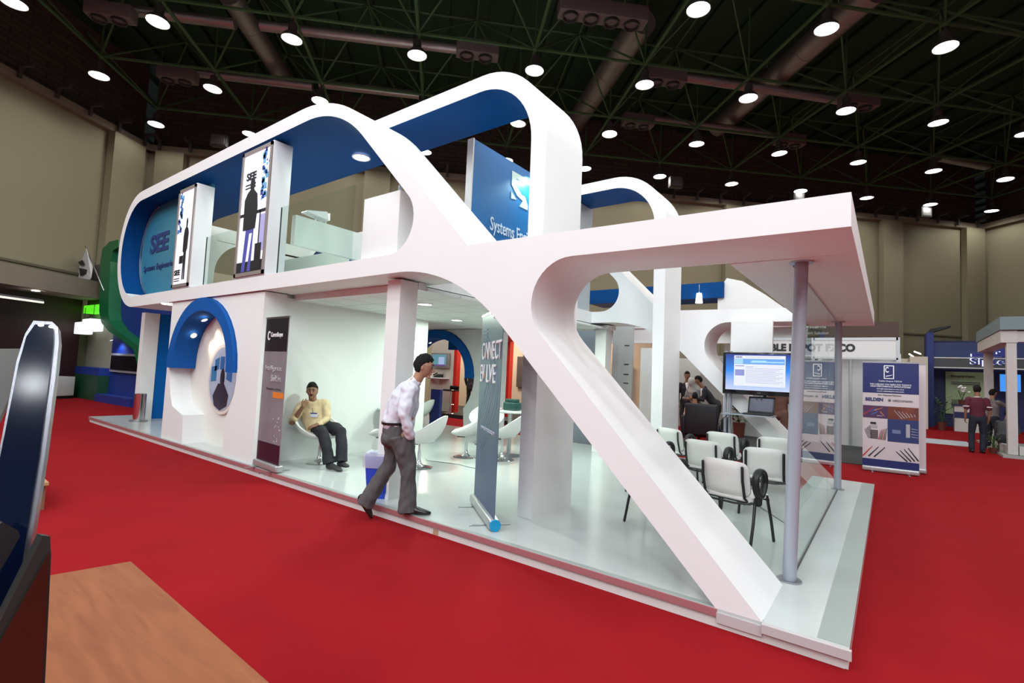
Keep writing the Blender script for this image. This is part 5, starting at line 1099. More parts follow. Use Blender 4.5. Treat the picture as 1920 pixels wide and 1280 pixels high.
# -- printed banners in front of it
def cable_banner(label, loc, rz, back=False):
    face = mat('banner pink white', (0.56, 0.50, 0.52), 0.45)
    t, p = rollup(label, loc, rz, 0.88, 2.12, face)
    if back: return t
    G(p, rect(0.005, 1.52, 0.875, 2.115), mat('banner navy', (0.012, 0.022, 0.12), 0.4)); G(p, rect(0.005, 0.10, 0.875, 0.24), mat('banner navy', (0.012, 0.022, 0.12), 0.4))
    for a in (rect(0.34, 1.80, 0.50, 2.06),): G(p, a, WP, 0.005, 'logo_frame'); G(p, rect(0.355, 1.815, 0.485, 2.045), mat('banner navy', (0.012, 0.022, 0.12), 0.4), 0.007, 'logo_field')
    text('C', 0.055, TR(0.362, -0.012, 1.92), WP, p, h=0.11, bold=0.02); G(p, [(0.37, 1.84), (0.47, 1.87), (0.475, 1.88), (0.37, 1.855)], WP, 0.009, 'logo')
    for i, (s_, w_) in enumerate((('Cable Depot FZCO', 0.36), ('THE CABLING YOU NEED FOR TODAY\u2019S', 0.64), ('HIGH-PERFORMANCE APPLICATIONS!', 0.62), ('info@cabledepot-me.com', 0.42), ('www.cabledepot-me.com', 0.42))):
        text(s_, w_, TR(0.44-w_/2, -0.007, (1.735, 1.675, 1.635, 1.585, 1.54)[i]), WP, p, h=0.030 if i else 0.034, bold=0.01)
    text('Our Reputed Partners', 0.36, TR(0.25, -0.007, 1.465), GRAPHK, p, h=0.03); text('BELDEN', 0.28, TR(0.05, -0.007, 1.36), DKBLUE, p, h=0.065, bold=0.035); text('HIRSCHMANN', 0.30, TR(0.48, -0.007, 1.365), mat('grey ink', (0.12, 0.12, 0.12), 0.5), p, h=0.04)
    q = MB(); q.cyl((0.43, -0.006, 1.385), (0.43, -0.004, 1.385), 0.026, n=14); obj('logo', q, mat('grey ink', (0.12, 0.12, 0.12), 0.5), p)
    G(p, rect(0.01, 1.03, 0.40, 1.27), mat('purple photo', (0.10, 0.03, 0.07), 0.5, col2=(0.03, 0.02, 0.10), nscale=6)); G(p, rect(0.40, 1.03, 0.87, 1.27), mat('rust photo', (0.22, 0.05, 0.02), 0.5, col2=(0.06, 0.01, 0.01), nscale=5)); G(p, rect(0.40, 0.60, 0.87, 1.03), mat('navy photo', (0.015, 0.03, 0.13), 0.5))
    rn = random.Random(5)
    def stroke(x0, z0, x1, z1, w_, m_):
        d = Vector((x1-x0, z1-z0)).normalized(); nn = Vector((-d.y, d.x))*w_; G(p, [(x0+nn.x, z0+nn.y), (x1+nn.x*.5, z1+nn.y*.5), (x1-nn.x*.5, z1-nn.y*.5), (x0-nn.x, z0-nn.y)], m_, 0.0055, 'cable_print')
    cs = [mat('orange wire', (0.55, 0.20, 0.03), 0.5), mat('grey wire', (0.35, 0.35, 0.38), 0.5), mat('red wire', (0.45, 0.02, 0.02), 0.5), GRAPHK, mat('blue wire', (0.05, 0.15, 0.5), 0.5)]
    for k in range(6): stroke(rn.uniform(0.02, 0.3), rn.uniform(1.05, 1.22), rn.uniform(0.1, 0.38), rn.uniform(1.05, 1.25), 0.008, cs[[0, 4, 0, 4, 2, 1][k]])
    for k in range(6): stroke(0.62+0.04*k, 1.05+0.01*k, 0.50+0.06*k, 1.20-0.01*k, 0.007, cs[1])
    for k in range(5): stroke(0.04+0.02*k, 0.80+0.02*k, 0.10+0.015*k, 0.63, 0.005, GRAPHK)
    for k in range(6): stroke(0.26+0.02*k, 0.62, 0.29+0.02*k, 0.80+0.01*k, 0.006, cs[2 if k % 3 == 0 else 3])
    G(p, rect(0.13, 0.63, 0.25, 0.80), mat('grey rack print', (0.10, 0.08, 0.08), 0.5), 0.005); G(p, rect(0.14, 0.84, 0.24, 0.90), mat('grey wire', (0.35, 0.35, 0.38), 0.5), 0.005); G(p, rect(0.13, 0.91, 0.22, 0.95), GRAPHK, 0.005)
    G(p, rect(0.68, 0.70, 0.74, 0.95), mat('grey wire', (0.35, 0.35, 0.38), 0.5), 0.005); G(p, rect(0.47, 0.76, 0.60, 0.83), mat('blue grey print', (0.12, 0.17, 0.30), 0.5), 0.005)
    for k in range(4): stroke(0.76, 0.72+0.05*k, 0.86, 0.71+0.05*k, 0.006, cs[1])
    for k in range(3): stroke(0.01+0.09*k, 0.28, 0.16+0.10*k, 0.48, 0.012, cs[[2, 3, 3][k]])
    for k in range(4): stroke(0.70+0.055*k, 0.25+0.01*k, 0.53+0.06*k, 0.42+0.03*k, 0.012, GRAPHK)
    return t
cable_banner('roll-up banner with navy head and cable pictures on the red carpet by the glass', (-0.24, 8.60, 0), R(4))
cable_banner('plain grey backside of a second roll-up banner just behind the printed one', (-0.12, 9.05, 0), R(4), True)
# -- structures directly behind the stand
def slab(name, label, cat, m_, *bs, group=None):
    q = MB()
    for a, b in bs: q.box(a, b)
    return tag(obj(name, q, m_), label, cat, group)
bp_ = thing('booth_panel', 'pale grey panel with small black lettering seen between the columns', 'panel', (-4.95, 7.7, 0)); q = MB(); q.box((-5.22, 7.7, 0), (-4.70, 7.78, 2.86)); wpart('panel', q, mat('mint grey panel', (0.50, 0.53, 0.52), 0.5), bp_)
for k, z_ in enumerate((2.35, 1.9, 1.66, 1.45)): wtext('—', 0.12, TR(-4.90, 7.694, z_), GRAPHK, bp_, h=0.02)
pb = thing('booth_panel', 'blue grey panel lettered for a corporate address, seen past the curve of the strut', 'panel', (-6.0, 6.6, 0)); q = MB(); q.box((-7.1, 6.6, 0), (-4.95, 6.66, 2.95)); wpart('panel', q, mat('blue grey panel', (0.25, 0.30, 0.36), 0.5), pb)
wtext('Corporate Your', 1.1, TR(-5.95, 6.594, 1.72), GRAPHK, pb, h=0.12)
slab('white_pillar', 'mint white square pillar behind the balding man', 'pillar', WALLW, ((-4.45, 7.6, 0), (-4.0, 7.75, 2.3)))
bm2 = slab('door_panel', 'white panelled door with a dark handle plate behind the headscarf wearer', 'door', WPAN, ((-6.6, 14.0, 0), (-4.4, 14.1, 2.35)))
slab('booth_partition', 'pale grey wall behind the group at the black armchair', 'wall panel', mat('pale grey wall', (0.42, 0.43, 0.42), 0.6), ((-4.6, 12.8, 0), (-2.2, 12.9, 2.4)))
ach = thing('armchair', 'tall black armchair seen from behind past the white meeting chairs', 'armchair', (-3.55, 9.6, 0), R(10))
q = MB(); q.rbox((-0.42, -0.40, 0.25), (0.34, -0.22, 1.03), 0.05); obj('backrest', q, mat('black leather', (0.010, 0.009, 0.014), 0.5), ach)
q = MB(); q.rbox((-0.45, -0.3, 0.2), (0.40, 0.4, 0.5), 0.05); obj('seat', q, mat('black leather', (0.010, 0.009, 0.014), 0.5), ach)
for x in (-0.52, 0.42): q = MB(); q.rbox((x, -0.35, 0.15), (x+0.14, 0.42, 0.72), 0.05); obj('armrest', q, mat('black leather', (0.010, 0.009, 0.014), 0.5), ach)
for x in (-0.4, 0.4):
    for y in (-0.3, 0.3): q = MB(); q.cyl((x, y, 0), (x, y, 0.25), 0.02, n=8); obj('leg', q, STEEL, ach)
# -- pendant lamp and the further stand with blue soffit, seen through the canopy opening
fs = thing('further_stand', 'further white stand with a blue soffit seen through the opening of the canopy', 'exhibition stand', (-3.2, 9.5, 0))
q = MB(); q.box((-6.6, 9.0, 3.62), (-3.0, 9.9, 4.0)); wpart('blue_soffit', q, BLUE, fs)
q = MB(); q.poly([(-3.15, 2.9), (-3.15, 3.8), (-2.95, 4.1), (-2.6, 4.0), (-2.1, 3.65), (-1.5, 3.15), (-1.3, 2.9)], 0.8, M=TR(0, 9.1, 0)); wpart('white_gable', q, WALLW, fs)
q = MB(); q.box((-6.6, 9.5, 2.55), (-1.3, 9.6, 2.95)); q.box((-6.6, 9.45, 2.95), (-5.1, 9.6, 3.3)); wpart('beam', q, WALLW, fs)
q = MB(); q.box((-4.6, 9.5, 0), (-4.4, 9.6, 2.55)); q.box((-3.2, 10.0, 0), (-3.1, 10.1, 2.55)); wpart('column', q, WALLW, fs)
pn = thing('pendant_lamp', 'small glowing white pendant lamp hanging before the blue soffit', 'lamp', (-3.55, 8.95, 3.5))
q = MB(); q.cyl((0, 0, 0.22), (0, 0, 0.46), 0.008, n=8); obj('stem', q, STEEL, pn); q = MB(); q.cyl((0, 0, 0.0), (0, 0, 0.24), 0.085, 0.06, n=18); obj('shade', q, mat('pendant glow', (1, 1, 1), 0.5, emit=(1, 1, 0.95), es=3.0), pn)
def plant(label, loc, h, r, n=60, pot=True, flowers=None, cat='plant'):
    t = thing('potted_plant', label, cat, loc); rn = random.Random(int(h*100)+n)
    if pot: q = MB(); q.lathe([(0, 0), (r*0.35, 0), (r*0.45, 0.25*h), (r*0.40, 0.25*h), (0, 0.22*h)], n=18); obj('pot', q, mat('brown pot', (0.12, 0.03, 0.02), 0.5), t)
    q = MB()
    for k in range(n):
        a = rn.uniform(0, 2*PI); rr_ = rn.uniform(0.1, 1)*r; z = h*rn.uniform(0.25, 1.0); c = Vector((rr_*math.cos(a)*(1.15-z/h*0.5), rr_*math.sin(a)*(1.15-z/h*0.5), z)); d = Vector((math.cos(a), math.sin(a), rn.uniform(-0.6, 0.8))).normalized(); L_ = rn.uniform(0.10, 0.2)*h*0.8; w = d.cross(Vector((0, 0, 1))).normalized()*L_*0.22; 
        q.add([c, c+d*L_*0.5+w, c+d*L_, c+d*L_*0.5-w], [(0, 1, 2, 3)]); 
    for k in range(8): a = rn.uniform(0, 2*PI); q.tube([(0, 0, 0.2*h), (r*0.5*math.cos(a), r*0.5*math.sin(a), h*0.8)], 0.006, n=5)
    obj('foliage', q, PLANT, t)
    if flowers:
        for k in range(14):
            a = rn.uniform(0, 2*PI); rr_ = rn.uniform(0, 0.8)*r; q = MB(); q.ell((rr_*math.cos(a), rr_*math.sin(a), h*rn.uniform(0.7, 1.05)), (0.05, 0.05, 0.04), 8, 6); obj('flower', q, flowers, t)
    return t
plant('leafy green plant standing behind the group at the black armchair', (-3.3, 12.2, 0), 1.75, 0.38, 130)
sv = thing('small_television', 'small lit screen on the pale wall beside the leafy plant', 'television', (-2.55, 12.6, 1.35)); q = MB(); q.rbox((-0.2, 0, -0.16), (0.2, 0.06, 0.16), 0.01); obj('casing', q, BLACK, sv); q = MB(); q.box((-0.10, -0.006, -0.12), (0.18, 0.0, 0.12)); obj('screen', q, mat('violet white screen', (0.1, 0.1, 0.1), 0.4, emit=(0.7, 0.7, 1.0), es=1), sv)
# -- red stand behind the rear opening
rs = thing('red_stand', 'stand with red pillars, white walls and a black platform behind the rear opening', 'exhibition stand', (-11.5, 9.5, 0))
q = MB(); q.box((-15.6, 8.65, 0), (-6.2, 12.1, 0.12)); wpart('platform', q, mat('black platform', (0.02, 0.018, 0.018), 0.7), rs)
q = MB(); q.box((-13.15, 9.3, 0.12), (-12.02, 9.45, 2.85)); wpart('white_pier', q, mat('warm white pier', (0.62, 0.56, 0.47), 0.6), rs)
q = MB(); q.box((-12.02, 9.3, 0.12), (-11.88, 9.5, 2.85)); wpart('red_pillar', q, RED, rs)
q = MB(); q.box((-10.15, 9.8, 0.12), (-9.95, 10.0, 2.9)); wpart('red_pillar', q, RED, rs)
q = MB(); q.box((-13.2, 9.25, 2.85), (-5.5, 9.4, 3.15)); q.box((-10.6, 9.6, 2.6), (-6.0, 9.75, 2.95)); wpart('red_beam', q, RED, rs)
WB_ = mat('warm beige wall', (0.46, 0.36, 0.26), 0.7)
q = MB(); q.box((-15.5, 11.9, 0.12), (-5.5, 12.0, 3.2)); wpart('back_wall', q, WB_, rs)
q = MB(); q.box((-11.1, 11.8, 1.05), (-10.0, 11.88, 2.2)); wpart('dark_panel', q, mat('dark panel', (0.05, 0.035, 0.03), 0.6), rs)
q = MB(); q.box((-7.8, 11.7, 0.9), (-6.6, 11.8, 2.05)); wpart('pale_panel', q, mat('pale tan panel', (0.42, 0.28, 0.17), 0.6), rs)
for pl_, x_, z_ in (('upper', -12.9, 2.25), ('middle', -12.3, 1.9), ('inner', -11.7, 1.9)):
    pf = thing('framed_picture', pl_+' framed dark blue picture on the beige wall of the red stand', 'picture', (x_, 11.86, z_), group='framed pictures of the red stand'); q = MB(); q.box((-0.24, -0.02, -0.34), (0.24, 0.03, 0.34)); obj('frame', q, DKBLUE, pf); q = MB(); q.box((-0.18, -0.03, -0.27), (0.18, -0.02, 0.27)); obj('print', q, WPAN, pf)
mt = thing('mounted_monitor', 'silver framed monitor with a blue green desktop on the white pier of the red stand', 'monitor', (-12.62, 9.2, 1.9), 0)
q = MB(); q.rbox((-0.42, -0.02, -0.27), (0.46, 0.08, 0.27), 0.02); obj('casing', q, mat('silver casing', (0.33, 0.31, 0.30), 0.4, 0.4), mt)
q = MB(); q.box((-0.36, -0.028, -0.20), (0.34, -0.022, 0.21)); s_ = obj('screen', q, mat('desktop teal', (0.05, 0.05, 0.05), 0.4, emit=(0.10, 0.28, 0.34), es=0.9), mt)
q = MB(); q.box((-0.02, -0.034, -0.14), (0.26, -0.030, 0.12)); obj('window_area', q, mat('desktop window', (0.05, 0.05, 0.05), 0.4, emit=(0.38, 0.48, 0.72), es=0.9), s_)
q = MB(); q.box((-0.36, -0.034, -0.20), (0.34, -0.030, -0.15)); obj('taskbar', q, mat('taskbar', (0.05, 0.05, 0.05), 0.4, emit=(0.12, 0.05, 0.22), es=0.9), s_)
sf = thing('mounted_shelf', 'white wall shelf below the monitor on the pier', 'shelf', (-12.6, 9.1, 1.28)); q = MB(); q.box((-0.55, -0.18, -0.02), (0.42, 0.2, 0.015)); obj('board', q, WPRINT, sf); q = MB(); q.add([(-0.1,0.2,-0.02),(-0.1,-0.1,-0.02),(-0.1,0.2,-0.25),(-0.07,0.2,-0.02),(-0.07,-0.1,-0.02),(-0.07,0.2,-0.25)], [(0,1,2),(3,5,4),(0,3,4,1),(1,4,5,2),(2,5,3,0)]); obj('bracket', q, WPRINT, sf)
tp = thing('telephone', 'black desk telephone on the white wall shelf', 'telephone', (-12.55, 9.1, 1.295)); q = MB(); q.add([(-0.15,-0.1,0),(0.15,-0.1,0),(0.15,0.12,0),(-0.15,0.12,0),(-0.15,-0.1,0.03),(0.15,-0.1,0.03),(0.15,0.12,0.12),(-0.15,0.12,0.12)], [(0,3,2,1),(4,5,6,7),(0,1,5,4),(1,2,6,5),(2,3,7,6),(3,0,4,7)]); obj('base', q, BLACK, tp, bevel=0.01); q = MB(); q.tube([(-0.2, -0.02, 0.08), (-0.2, 0.05, 0.11), (-0.2, 0.12, 0.14)], [0.03, 0.02, 0.03]); obj('handset', q, BLACK, tp); q = MB(); q.tube([(0.15, 0, 0.05), (0.28, 0.0, 0.16), (0.36, 0, 0.10), (0.3, 0, 0.0)], 0.006, n=6); obj('cord', q, BLACK, tp)
st = thing('bar_stool', 'black and chrome bar stool before the white pier of the red stand', 'stool', (-11.75, 8.95, 0.12)); q = MB(); q.rbox((-0.21, -0.2, 0.74), (0.21, 0.2, 0.80), 0.03); q.rbox((-0.21, 0.14, 0.78), (0.21, 0.20, 0.92), 0.03); obj('seat', q, BLACKG, st); q = MB(); q.cyl((0, 0, 0.02), (0, 0, 0.74), 0.025, n=12); obj('pole', q, CHROME, st); q = MB(); q.lathe([(0, 0.03), (0.19, 0.01), (0.2, 0), (0, 0)], n=24); obj('base', q, CHROME, st); q = MB(); q.tube([(0, 0, 0.3), (0.12, -0.12, 0.3), (0.16, 0, 0.3)], 0.01, n=8); obj('footrest', q, CHROME, st)
bxs('reception_counter', 'white counter with a red stripe under the laptops of the red stand', 'counter', [('body', WPAN, [((-8.6, 9.1, 0.12), (-6.6, 9.7, 0.98))]), ('stripe', RED, [((-8.6, 9.07, 0.90), (-6.6, 9.1, 0.98))]), ('top', WPRINT, [((-8.65, 9.03, 0.98), (-6.55, 9.75, 1.04))])])
for lab, x_, y_ in (('open black laptop on the red striped counter', -7.75, 9.3), ('second open black laptop behind it on the red striped counter', -8.35, 9.5)):
    l_ = thing('laptop', lab, 'laptop', (x_, y_, 1.04), R(10)); q = MB(); q.rbox((-0.19, -0.13, 0), (0.19, 0.12, 0.025), 0.008); obj('keyboard_base', q, BLACK, l_); q = MB(); q.rbox((-0.19, 0.10, 0.02), (0.19, 0.12, 0.28), 0.006); obj('lid', q, BLACK, l_)
bxs('bar_table', 'tall dark table beside the person at the red pillar', 'table', [('table_top', BLACK, [((-11.6, 9.9, 1.05), (-10.4, 10.4, 1.10))]), ('leg', RED, [((-11.5, 10.1, 0.12), (-11.42, 10.2, 1.05))]), ('leg', RED, [((-10.6, 10.1, 0.12), (-10.52, 10.2, 1.05))])])
for k, (x_, y_, z_) in enumerate(((-13.6, 9.6, 2.75), (-7.6, 9.4, 2.55), (-7.9, 9.2, 2.55))):
    spot(('round spotlight under the beam of the red stand near the white pier', 'upper of two small spotlights on the red beam', 'lower of two small spotlights on the red beam')[k], (x_, y_, z_), (0, -0.3, -1), r=0.07, e=6, power=30, col=(1.0, 0.82, 0.66))
for pl_, x_, y_, p_ in (('middle', -11.5, 10.6, 260), ('last', -8.0, 10.6, 260), ('first', -14.5, 10.6, 200)):
    l = bpy.data.lights.new('booth lamp', 'AREA'); l.size = 0.6; l.energy = p_*0.35; l.color = (1.0, 0.84, 0.66); lt = thing('ceiling_lamp', pl_+' square warm ceiling lamp inside the red stand', 'lamp', (x_, y_, 3.2), group='ceiling lamps of the red stand'); q = MB(); q.box((-0.3, -0.3, 0), (0.3, 0.3, 0.05)); obj('housing', q, WPRINT, lt)
    lo = bpy.data.objects.new('lamp_light', l); COL.objects.link(lo); lo.parent = lt; lo.location = (0, 0, -0.02)
# -- blue stand with a white lit logo, far on the aisle
sp_ = thing('blue_stand', 'dark blue stand with white-edged lettering at the far end of the aisle', 'exhibition stand', (3.0, 27.5, 0))
NV = mat('deep navy wall', (0.012, 0.022, 0.11), 0.5)
q = MB(); q.box((1.75, 27.6, 0), (7.0, 27.8, 4.0)); wpart('back_wall', q, NV, sp_)
q = MB(); q.box((1.55, 25.9, 0), (1.80, 27.8, 4.25)); wpart('side_wall', q, mat('navy side', (0.015, 0.035, 0.20), 0.5), sp_)
q = MB(); q.box((1.80, 26.0, 2.62), (7.0, 26.15, 3.80)); wpart('header', q, mat('header blue', (0.02, 0.04, 0.16), 0.4), sp_)
q = MB(); q.box((1.80, 25.96, 2.70), (7.0, 26.0, 3.10)); wpart('header_band', q, mat('grey band', (0.06, 0.07, 0.08), 0.4), sp_)
q = MB(); q.box((1.80, 25.94, 3.10), (7.0, 25.96, 3.14)); q.box((1.80, 25.94, 2.66), (7.0, 25.96, 2.70)); wpart('header_line', q, WPRINT, sp_)
LB_ = mat('lettering blue', (0.02, 0.03, 0.30), 0.4); LW = mat('lettering glow', (0.8, 0.8, 0.9), 0.4, emit=(0.75, 0.78, 1.0), es=0.9)
for dx, m_, yy in ((-0.025, LW, 25.90), (0.015, LB_, 25.86)):
    o = text('Siptec', 1.35, TR(3.02+dx, yy, 2.76), m_, sp_, h=0.36, bold=0.02); o.location = -Vector(sp_.location)
    q = MB(); q.poly([(3.05+dx, 3.18), (4.05+dx, 3.18), (4.12+dx, 3.28), (4.05+dx, 3.38), (3.85+dx, 3.38), (3.85+dx, 3.30), (3.05+dx, 3.30)], 0.03, M=TR(0, yy, 0)); wpart('logo', q, m_, sp_)
    q = MB(); q.poly([(3.60+dx, 3.42), (3.60+dx, 3.60), (3.72+dx, 3.72), (4.25+dx, 3.72), (4.25+dx, 3.64), (3.80+dx, 3.64), (3.72+dx, 3.58), (3.72+dx, 3.50), (4.05+dx, 3.48), (4.10+dx, 3.38), (3.95+dx, 3.38), (3.95+dx, 3.42)], 0.03, M=TR(0, yy, 0)); wpart('logo', q, m_, sp_)
q = MB(); q.box((2.30, 27.5, 0.6), (3.95, 27.58, 2.55)); gp_ = wpart('poster', q, mat('pale green poster', (0.42, 0.55, 0.32), 0.5), sp_)
wtext('SimpleView', 0.85, TR(2.48, 27.48, 2.28), GRAPHK, sp_, h=0.12, bold=0.03)
for k in range(7): q = MB(); q.box((2.5, 27.47, 1.25-0.06*k), (3.2+0.05*(k % 3), 27.49, 1.27-0.06*k)); wpart('text_line', q, GRAPHK, sp_)
for k in range(2): q = MB(); q.box((2.5, 27.47, 2.05-0.08*k), (3.5, 27.49, 2.08-0.08*k)); wpart('text_line', q, GRAPHK, sp_)
q = MB(); q.add([(1.55, 25.9, 4.25), (1.75, 25.9, 4.25), (2.4, 25.9, 4.50), (2.35, 25.9, 4.55), (1.7, 25.9, 4.42)]+[(1.55, 26.4, 4.25), (1.75, 26.4, 4.25), (2.4, 26.4, 4.50), (2.35, 26.4, 4.55), (1.7, 26.4, 4.42)], [(0, 1, 2, 3, 4), (5, 6, 7, 8, 9), (0, 1, 6, 5), (1, 2, 7, 6), (2, 3, 8, 7), (3, 4, 9, 8), (4, 0, 5, 9)]); wpart('fin', q, BLACK, sp_)
bxs('reception_counter', 'white and navy counter in the blue lettered stand, beneath the flowers', 'counter', [('body', WPAN, [((2.35, 24.2, 0.0), (3.1, 24.7, 1.05))]), ('band', NV, [((2.34, 24.19, 0.55), (3.11, 24.20, 0.80))]), ('top', NV, [((2.30, 24.15, 1.05), (3.15, 24.75, 1.10))])])
plant('bouquet of white flowers on the counter of the blue lettered stand', (2.62, 24.4, 1.10), 0.75, 0.30, 60, True, WPRINT)
plant('leafy potted plant at the foot of the blue lettered stand', (1.95, 24.2, 0), 1.35, 0.35, 110)
bm_ = thing('small_television', 'small bright blue screen hanging in the blue lettered stand', 'television', (4.25, 26.6, 2.1)); q = MB(); q.rbox((-0.25, 0, -0.4), (0.45, 0.05, 0.4), 0.01); obj('casing', q, BLACK, bm_); q = MB(); q.box((-0.22, -0.01, -0.37), (0.42, 0.0, 0.37)); obj('screen', q, mat('cyan screen', (0.05, 0.05, 0.05), 0.4, emit=(0.03, 0.28, 0.9), es=1), bm_)
for k, (x_, z_) in enumerate(((1.22, 3.32), (1.02, 3.18))):
    t = thing('arm_spotlight', ('upper lit arm spotlight clamped beside the blue lettered stand', 'lower lit arm spotlight clamped beside the blue lettered stand')[k], 'spotlight', (x_, 25.8, z_)); q = MB(); q.rbox((-0.14, -0.05, -0.03), (0.14, 0.05, 0.03), 0.015, M=Matrix.Rotation(R(25+15*k), 4, 'Y')); obj('lamp_head', q, mat('lit tube', (1, 1, 1), 0.4, emit=(1.0, 0.93, 0.85), es=2.5), t); q = MB(); q.tube([(0.1, 0, -0.05), (0.3, 0, -0.25)], 0.012, n=6); obj('arm', q, STEEL, t)
slab('white_partition', 'white partition wall between the printed banner and the blue lettered stand', 'wall panel', mat('lit white partition', (0.62, 0.58, 0.50), 0.6), ((0.9, 24.0, 0), (1.5, 27.6, 3.05)), ((-0.6, 27.0, 0), (0.95, 27.2, 3.1)))
bk = thing('dark_chair', 'dark chair back showing beside the white partition', 'chair', (0.95, 17.5, 0)); q = MB(); q.rbox((-0.2, -0.05, 0.8), (0.05, 0.05, 1.35), 0.02); obj('backrest', q, BLACK, bk)
for x_ in (-0.17, 0.02): q = MB(); q.cyl((x_, 0, 0), (x_, 0, 0.85), 0.012, n=6); obj('leg', q, BLACK, bk)
slab('floor_strip', 'long pale strip lying across the red aisle carpet', 'floor strip', mat('pale strip', (0.50, 0.55, 0.62), 0.5), ((0.7, 16.7, 0.0), (2.2, 18.6, 0.012)))
# -- white framed stand at the edge
wf = thing('white_framed_stand', 'white framed stand with plants cut off by the edge of the picture', 'exhibition stand', (3.2, 15.5, 0))
TX = mat('white textured frame', (0.52, 0.50, 0.49), 0.7, noise_=0.12, nscale=8)
for a, b in (((2.63, 14.6, 0.07), (2.82, 14.8, 2.95)), ((2.65, 18.6, 0.07), (2.86, 18.8, 2.95)), ((2.52, 14.58, 2.95), (2.84, 18.9, 3.27)), ((2.84, 14.6, 0.07), (5.6, 14.8, 0.30)), ((2.84, 14.6, 2.97), (5.6, 14.8, 3.25)), ((2.65, 14.8, 0.07), (2.84, 18.6, 0.26))):
    q = MB(); q.box(a, b); wpart('frame_beam', q, TX, wf)
q = MB(); q.box((2.5, 14.5, 3.28), (5.6, 19.0, 3.62)); wpart('roof_band', q, mat('blue grey band', (0.16, 0.22, 0.24), 0.6), wf)
q = MB(); q.box((2.5, 14.3, 0), (5.8, 19.2, 0.06)); wpart('stand_floor', q, mat('grey stand floor', (0.30, 0.31, 0.30), 0.5), wf)
plant('bushy plant at the foot of the white framed stand beside the crouching man', (2.45, 15.3, 0), 0.60, 0.25, 90)
plant('yellow green plant inside the white framed stand at the picture edge', (3.1, 14.4, 0.3), 0.55, 0.22, 80, True, mat('yellow flower', (0.5, 0.35, 0.03), 0.6))
q = MB(); q.rbox((3.02, 14.55, 2.02), (3.22, 14.6, 2.12), 0.01); tag(obj('display_strip', q, mat('cyan sign', (0.05, 0.1, 0.2), 0.4, emit=(0.05, 0.4, 0.8), es=1.1)), 'small glowing cyan strip in the white framed stand', 'display')
# -- far side: maroon stand, green and blue stand, flag
ms = thing('maroon_stand', 'dark maroon stand with a tan header beside the cream side wall', 'exhibition stand', (-20, -0.5, 0))
MR = mat('maroon dark wall', (0.030, 0.006, 0.008), 0.55); TAN = mat('tan fabric header', (0.20, 0.17, 0.13), 0.8, noise_=0.15, nscale=3)
dl = unit((2.8, -4.85, 0)); al = math.atan2(dl.y, dl.x)
Ml = Matrix.Translation((-23.3, 1.55, 0)) @ Matrix.Rotation(al, 4, 'Z')
q = MB(); q.box((0, -0.15, 0), (14, -0.02, 3.5), M=Ml); wpart('back_wall', q, MR, ms)
q = MB(); q.box((0.0, -0.1, 3.5), (14, 1.2, 3.58), M=Ml); q.box((0.0, 1.12, 3.5), (14, 1.25, 4.1), M=Ml); q.box((0.0, -0.1, 4.08), (14, 1.12, 4.1), M=Ml); wpart('header', q, TAN, ms)
q = MB(); q.box((2.2, 0.5, 3.1), (5.0, 1.0, 3.22), M=Ml); q.box((5.4, 0.5, 3.1), (7.5, 1.0, 3.22), M=Ml); wpart('lit_shelf', q, mat('grey canopy', (0.12, 0.12, 0.12), 0.4), ms)
q = MB(); q.box((2.2, 0.98, 3.10), (5.0, 1.02, 3.16), M=Ml); wpart('light_strip', q, mat('pale strip light', (0.5, 0.5, 0.45), 0.4, emit=(0.9, 0.9, 0.8), es=0.8), ms)
q = MB(); q.box((5.3, 0.02, 1.5), (6.9, 0.06, 2.4), M=Ml); wpart('dark_poster', q, mat('dark poster', (0.01, 0.01, 0.012), 0.4), ms)
wp = thing('framed_picture', 'small framed picture on the maroon wall beside the glossy display', 'picture', (0, 0, 0)); q = MB(); q.box((5.0, 0.03, 1.75), (6.0, 0.08, 2.65), M=Ml); obj('frame', q, mat('brown picture frame', (0.06, 0.03, 0.01), 0.5), wp); q = MB(); q.box((5.15, 0.08, 1.95), (5.85, 0.09, 2.45), M=Ml); obj('print', q, mat('grey picture print', (0.10, 0.10, 0.10), 0.5), wp)
cb = thing('white_cabinet', 'low white cabinet before the maroon stand', 'cabinet', (-22.6, 0.95, 0), al); q = MB(); q.rbox((-0.3, -0.25, 0.1), (0.9, 0.3, 0.75), 0.01); obj('body', q, WPAN, cb); q = MB(); q.box((-0.28, -0.22, 0), (0.88, 0.27, 0.1)); obj('plinth', q, BLACK, cb)
plant('low plant on the white cabinet before the maroon stand', (-22.4, 0.75, 0.75), 0.35, 0.25, 50, True)
hl = gz(67, 545, 3.48); spot('bright round spotlight under the tan header of the maroon stand', tuple(hl), (0, 0, -1), r=0.11, e=9, power=160, col=(1, 0.93, 0.85), cone=110)
gs = thing('green_blue_stand', 'blue stand with a curving green band beyond the tip of the platform', 'exhibition stand', (-19.5, 2.0, 0))
RB = mat('saturated blue wall', (0.008, 0.030, 0.22), 0.5); GR = mat('emerald band', (0.004, 0.13, 0.045), 0.45)
Mg = Matrix.Translation((-21.1, 1.95, 0)) @ Matrix.Rotation(R(4), 4, 'Z')
q = MB(); q.box((0.0, 0, 0), (4.6, 0.3, 4.85), M=Mg); wpart('blue_wall', q, RB, gs)
q = MB(); q.box((0.0, -0.35, 0), (2.8, 0.0, 0.25), M=Mg); wpart('plinth', q, RB, gs)
def pxs(L_): 
    """picture points of the green band carried onto the stand's front plane"""
    out = []
    n_ = Mg.to_3x3() @ Vector((0, 1, 0)); o3 = Mg.translation - n_*0.35
    for x, y in L_:
        d = fw*940.236+rt*(x-960)-up*(y-640); t = (o3-CAM_LOC).dot(n_)/d.dot(n_); w_ = Mg.inverted() @ (CAM_LOC+d*t); out.append((w_.x, w_.z))
    return out
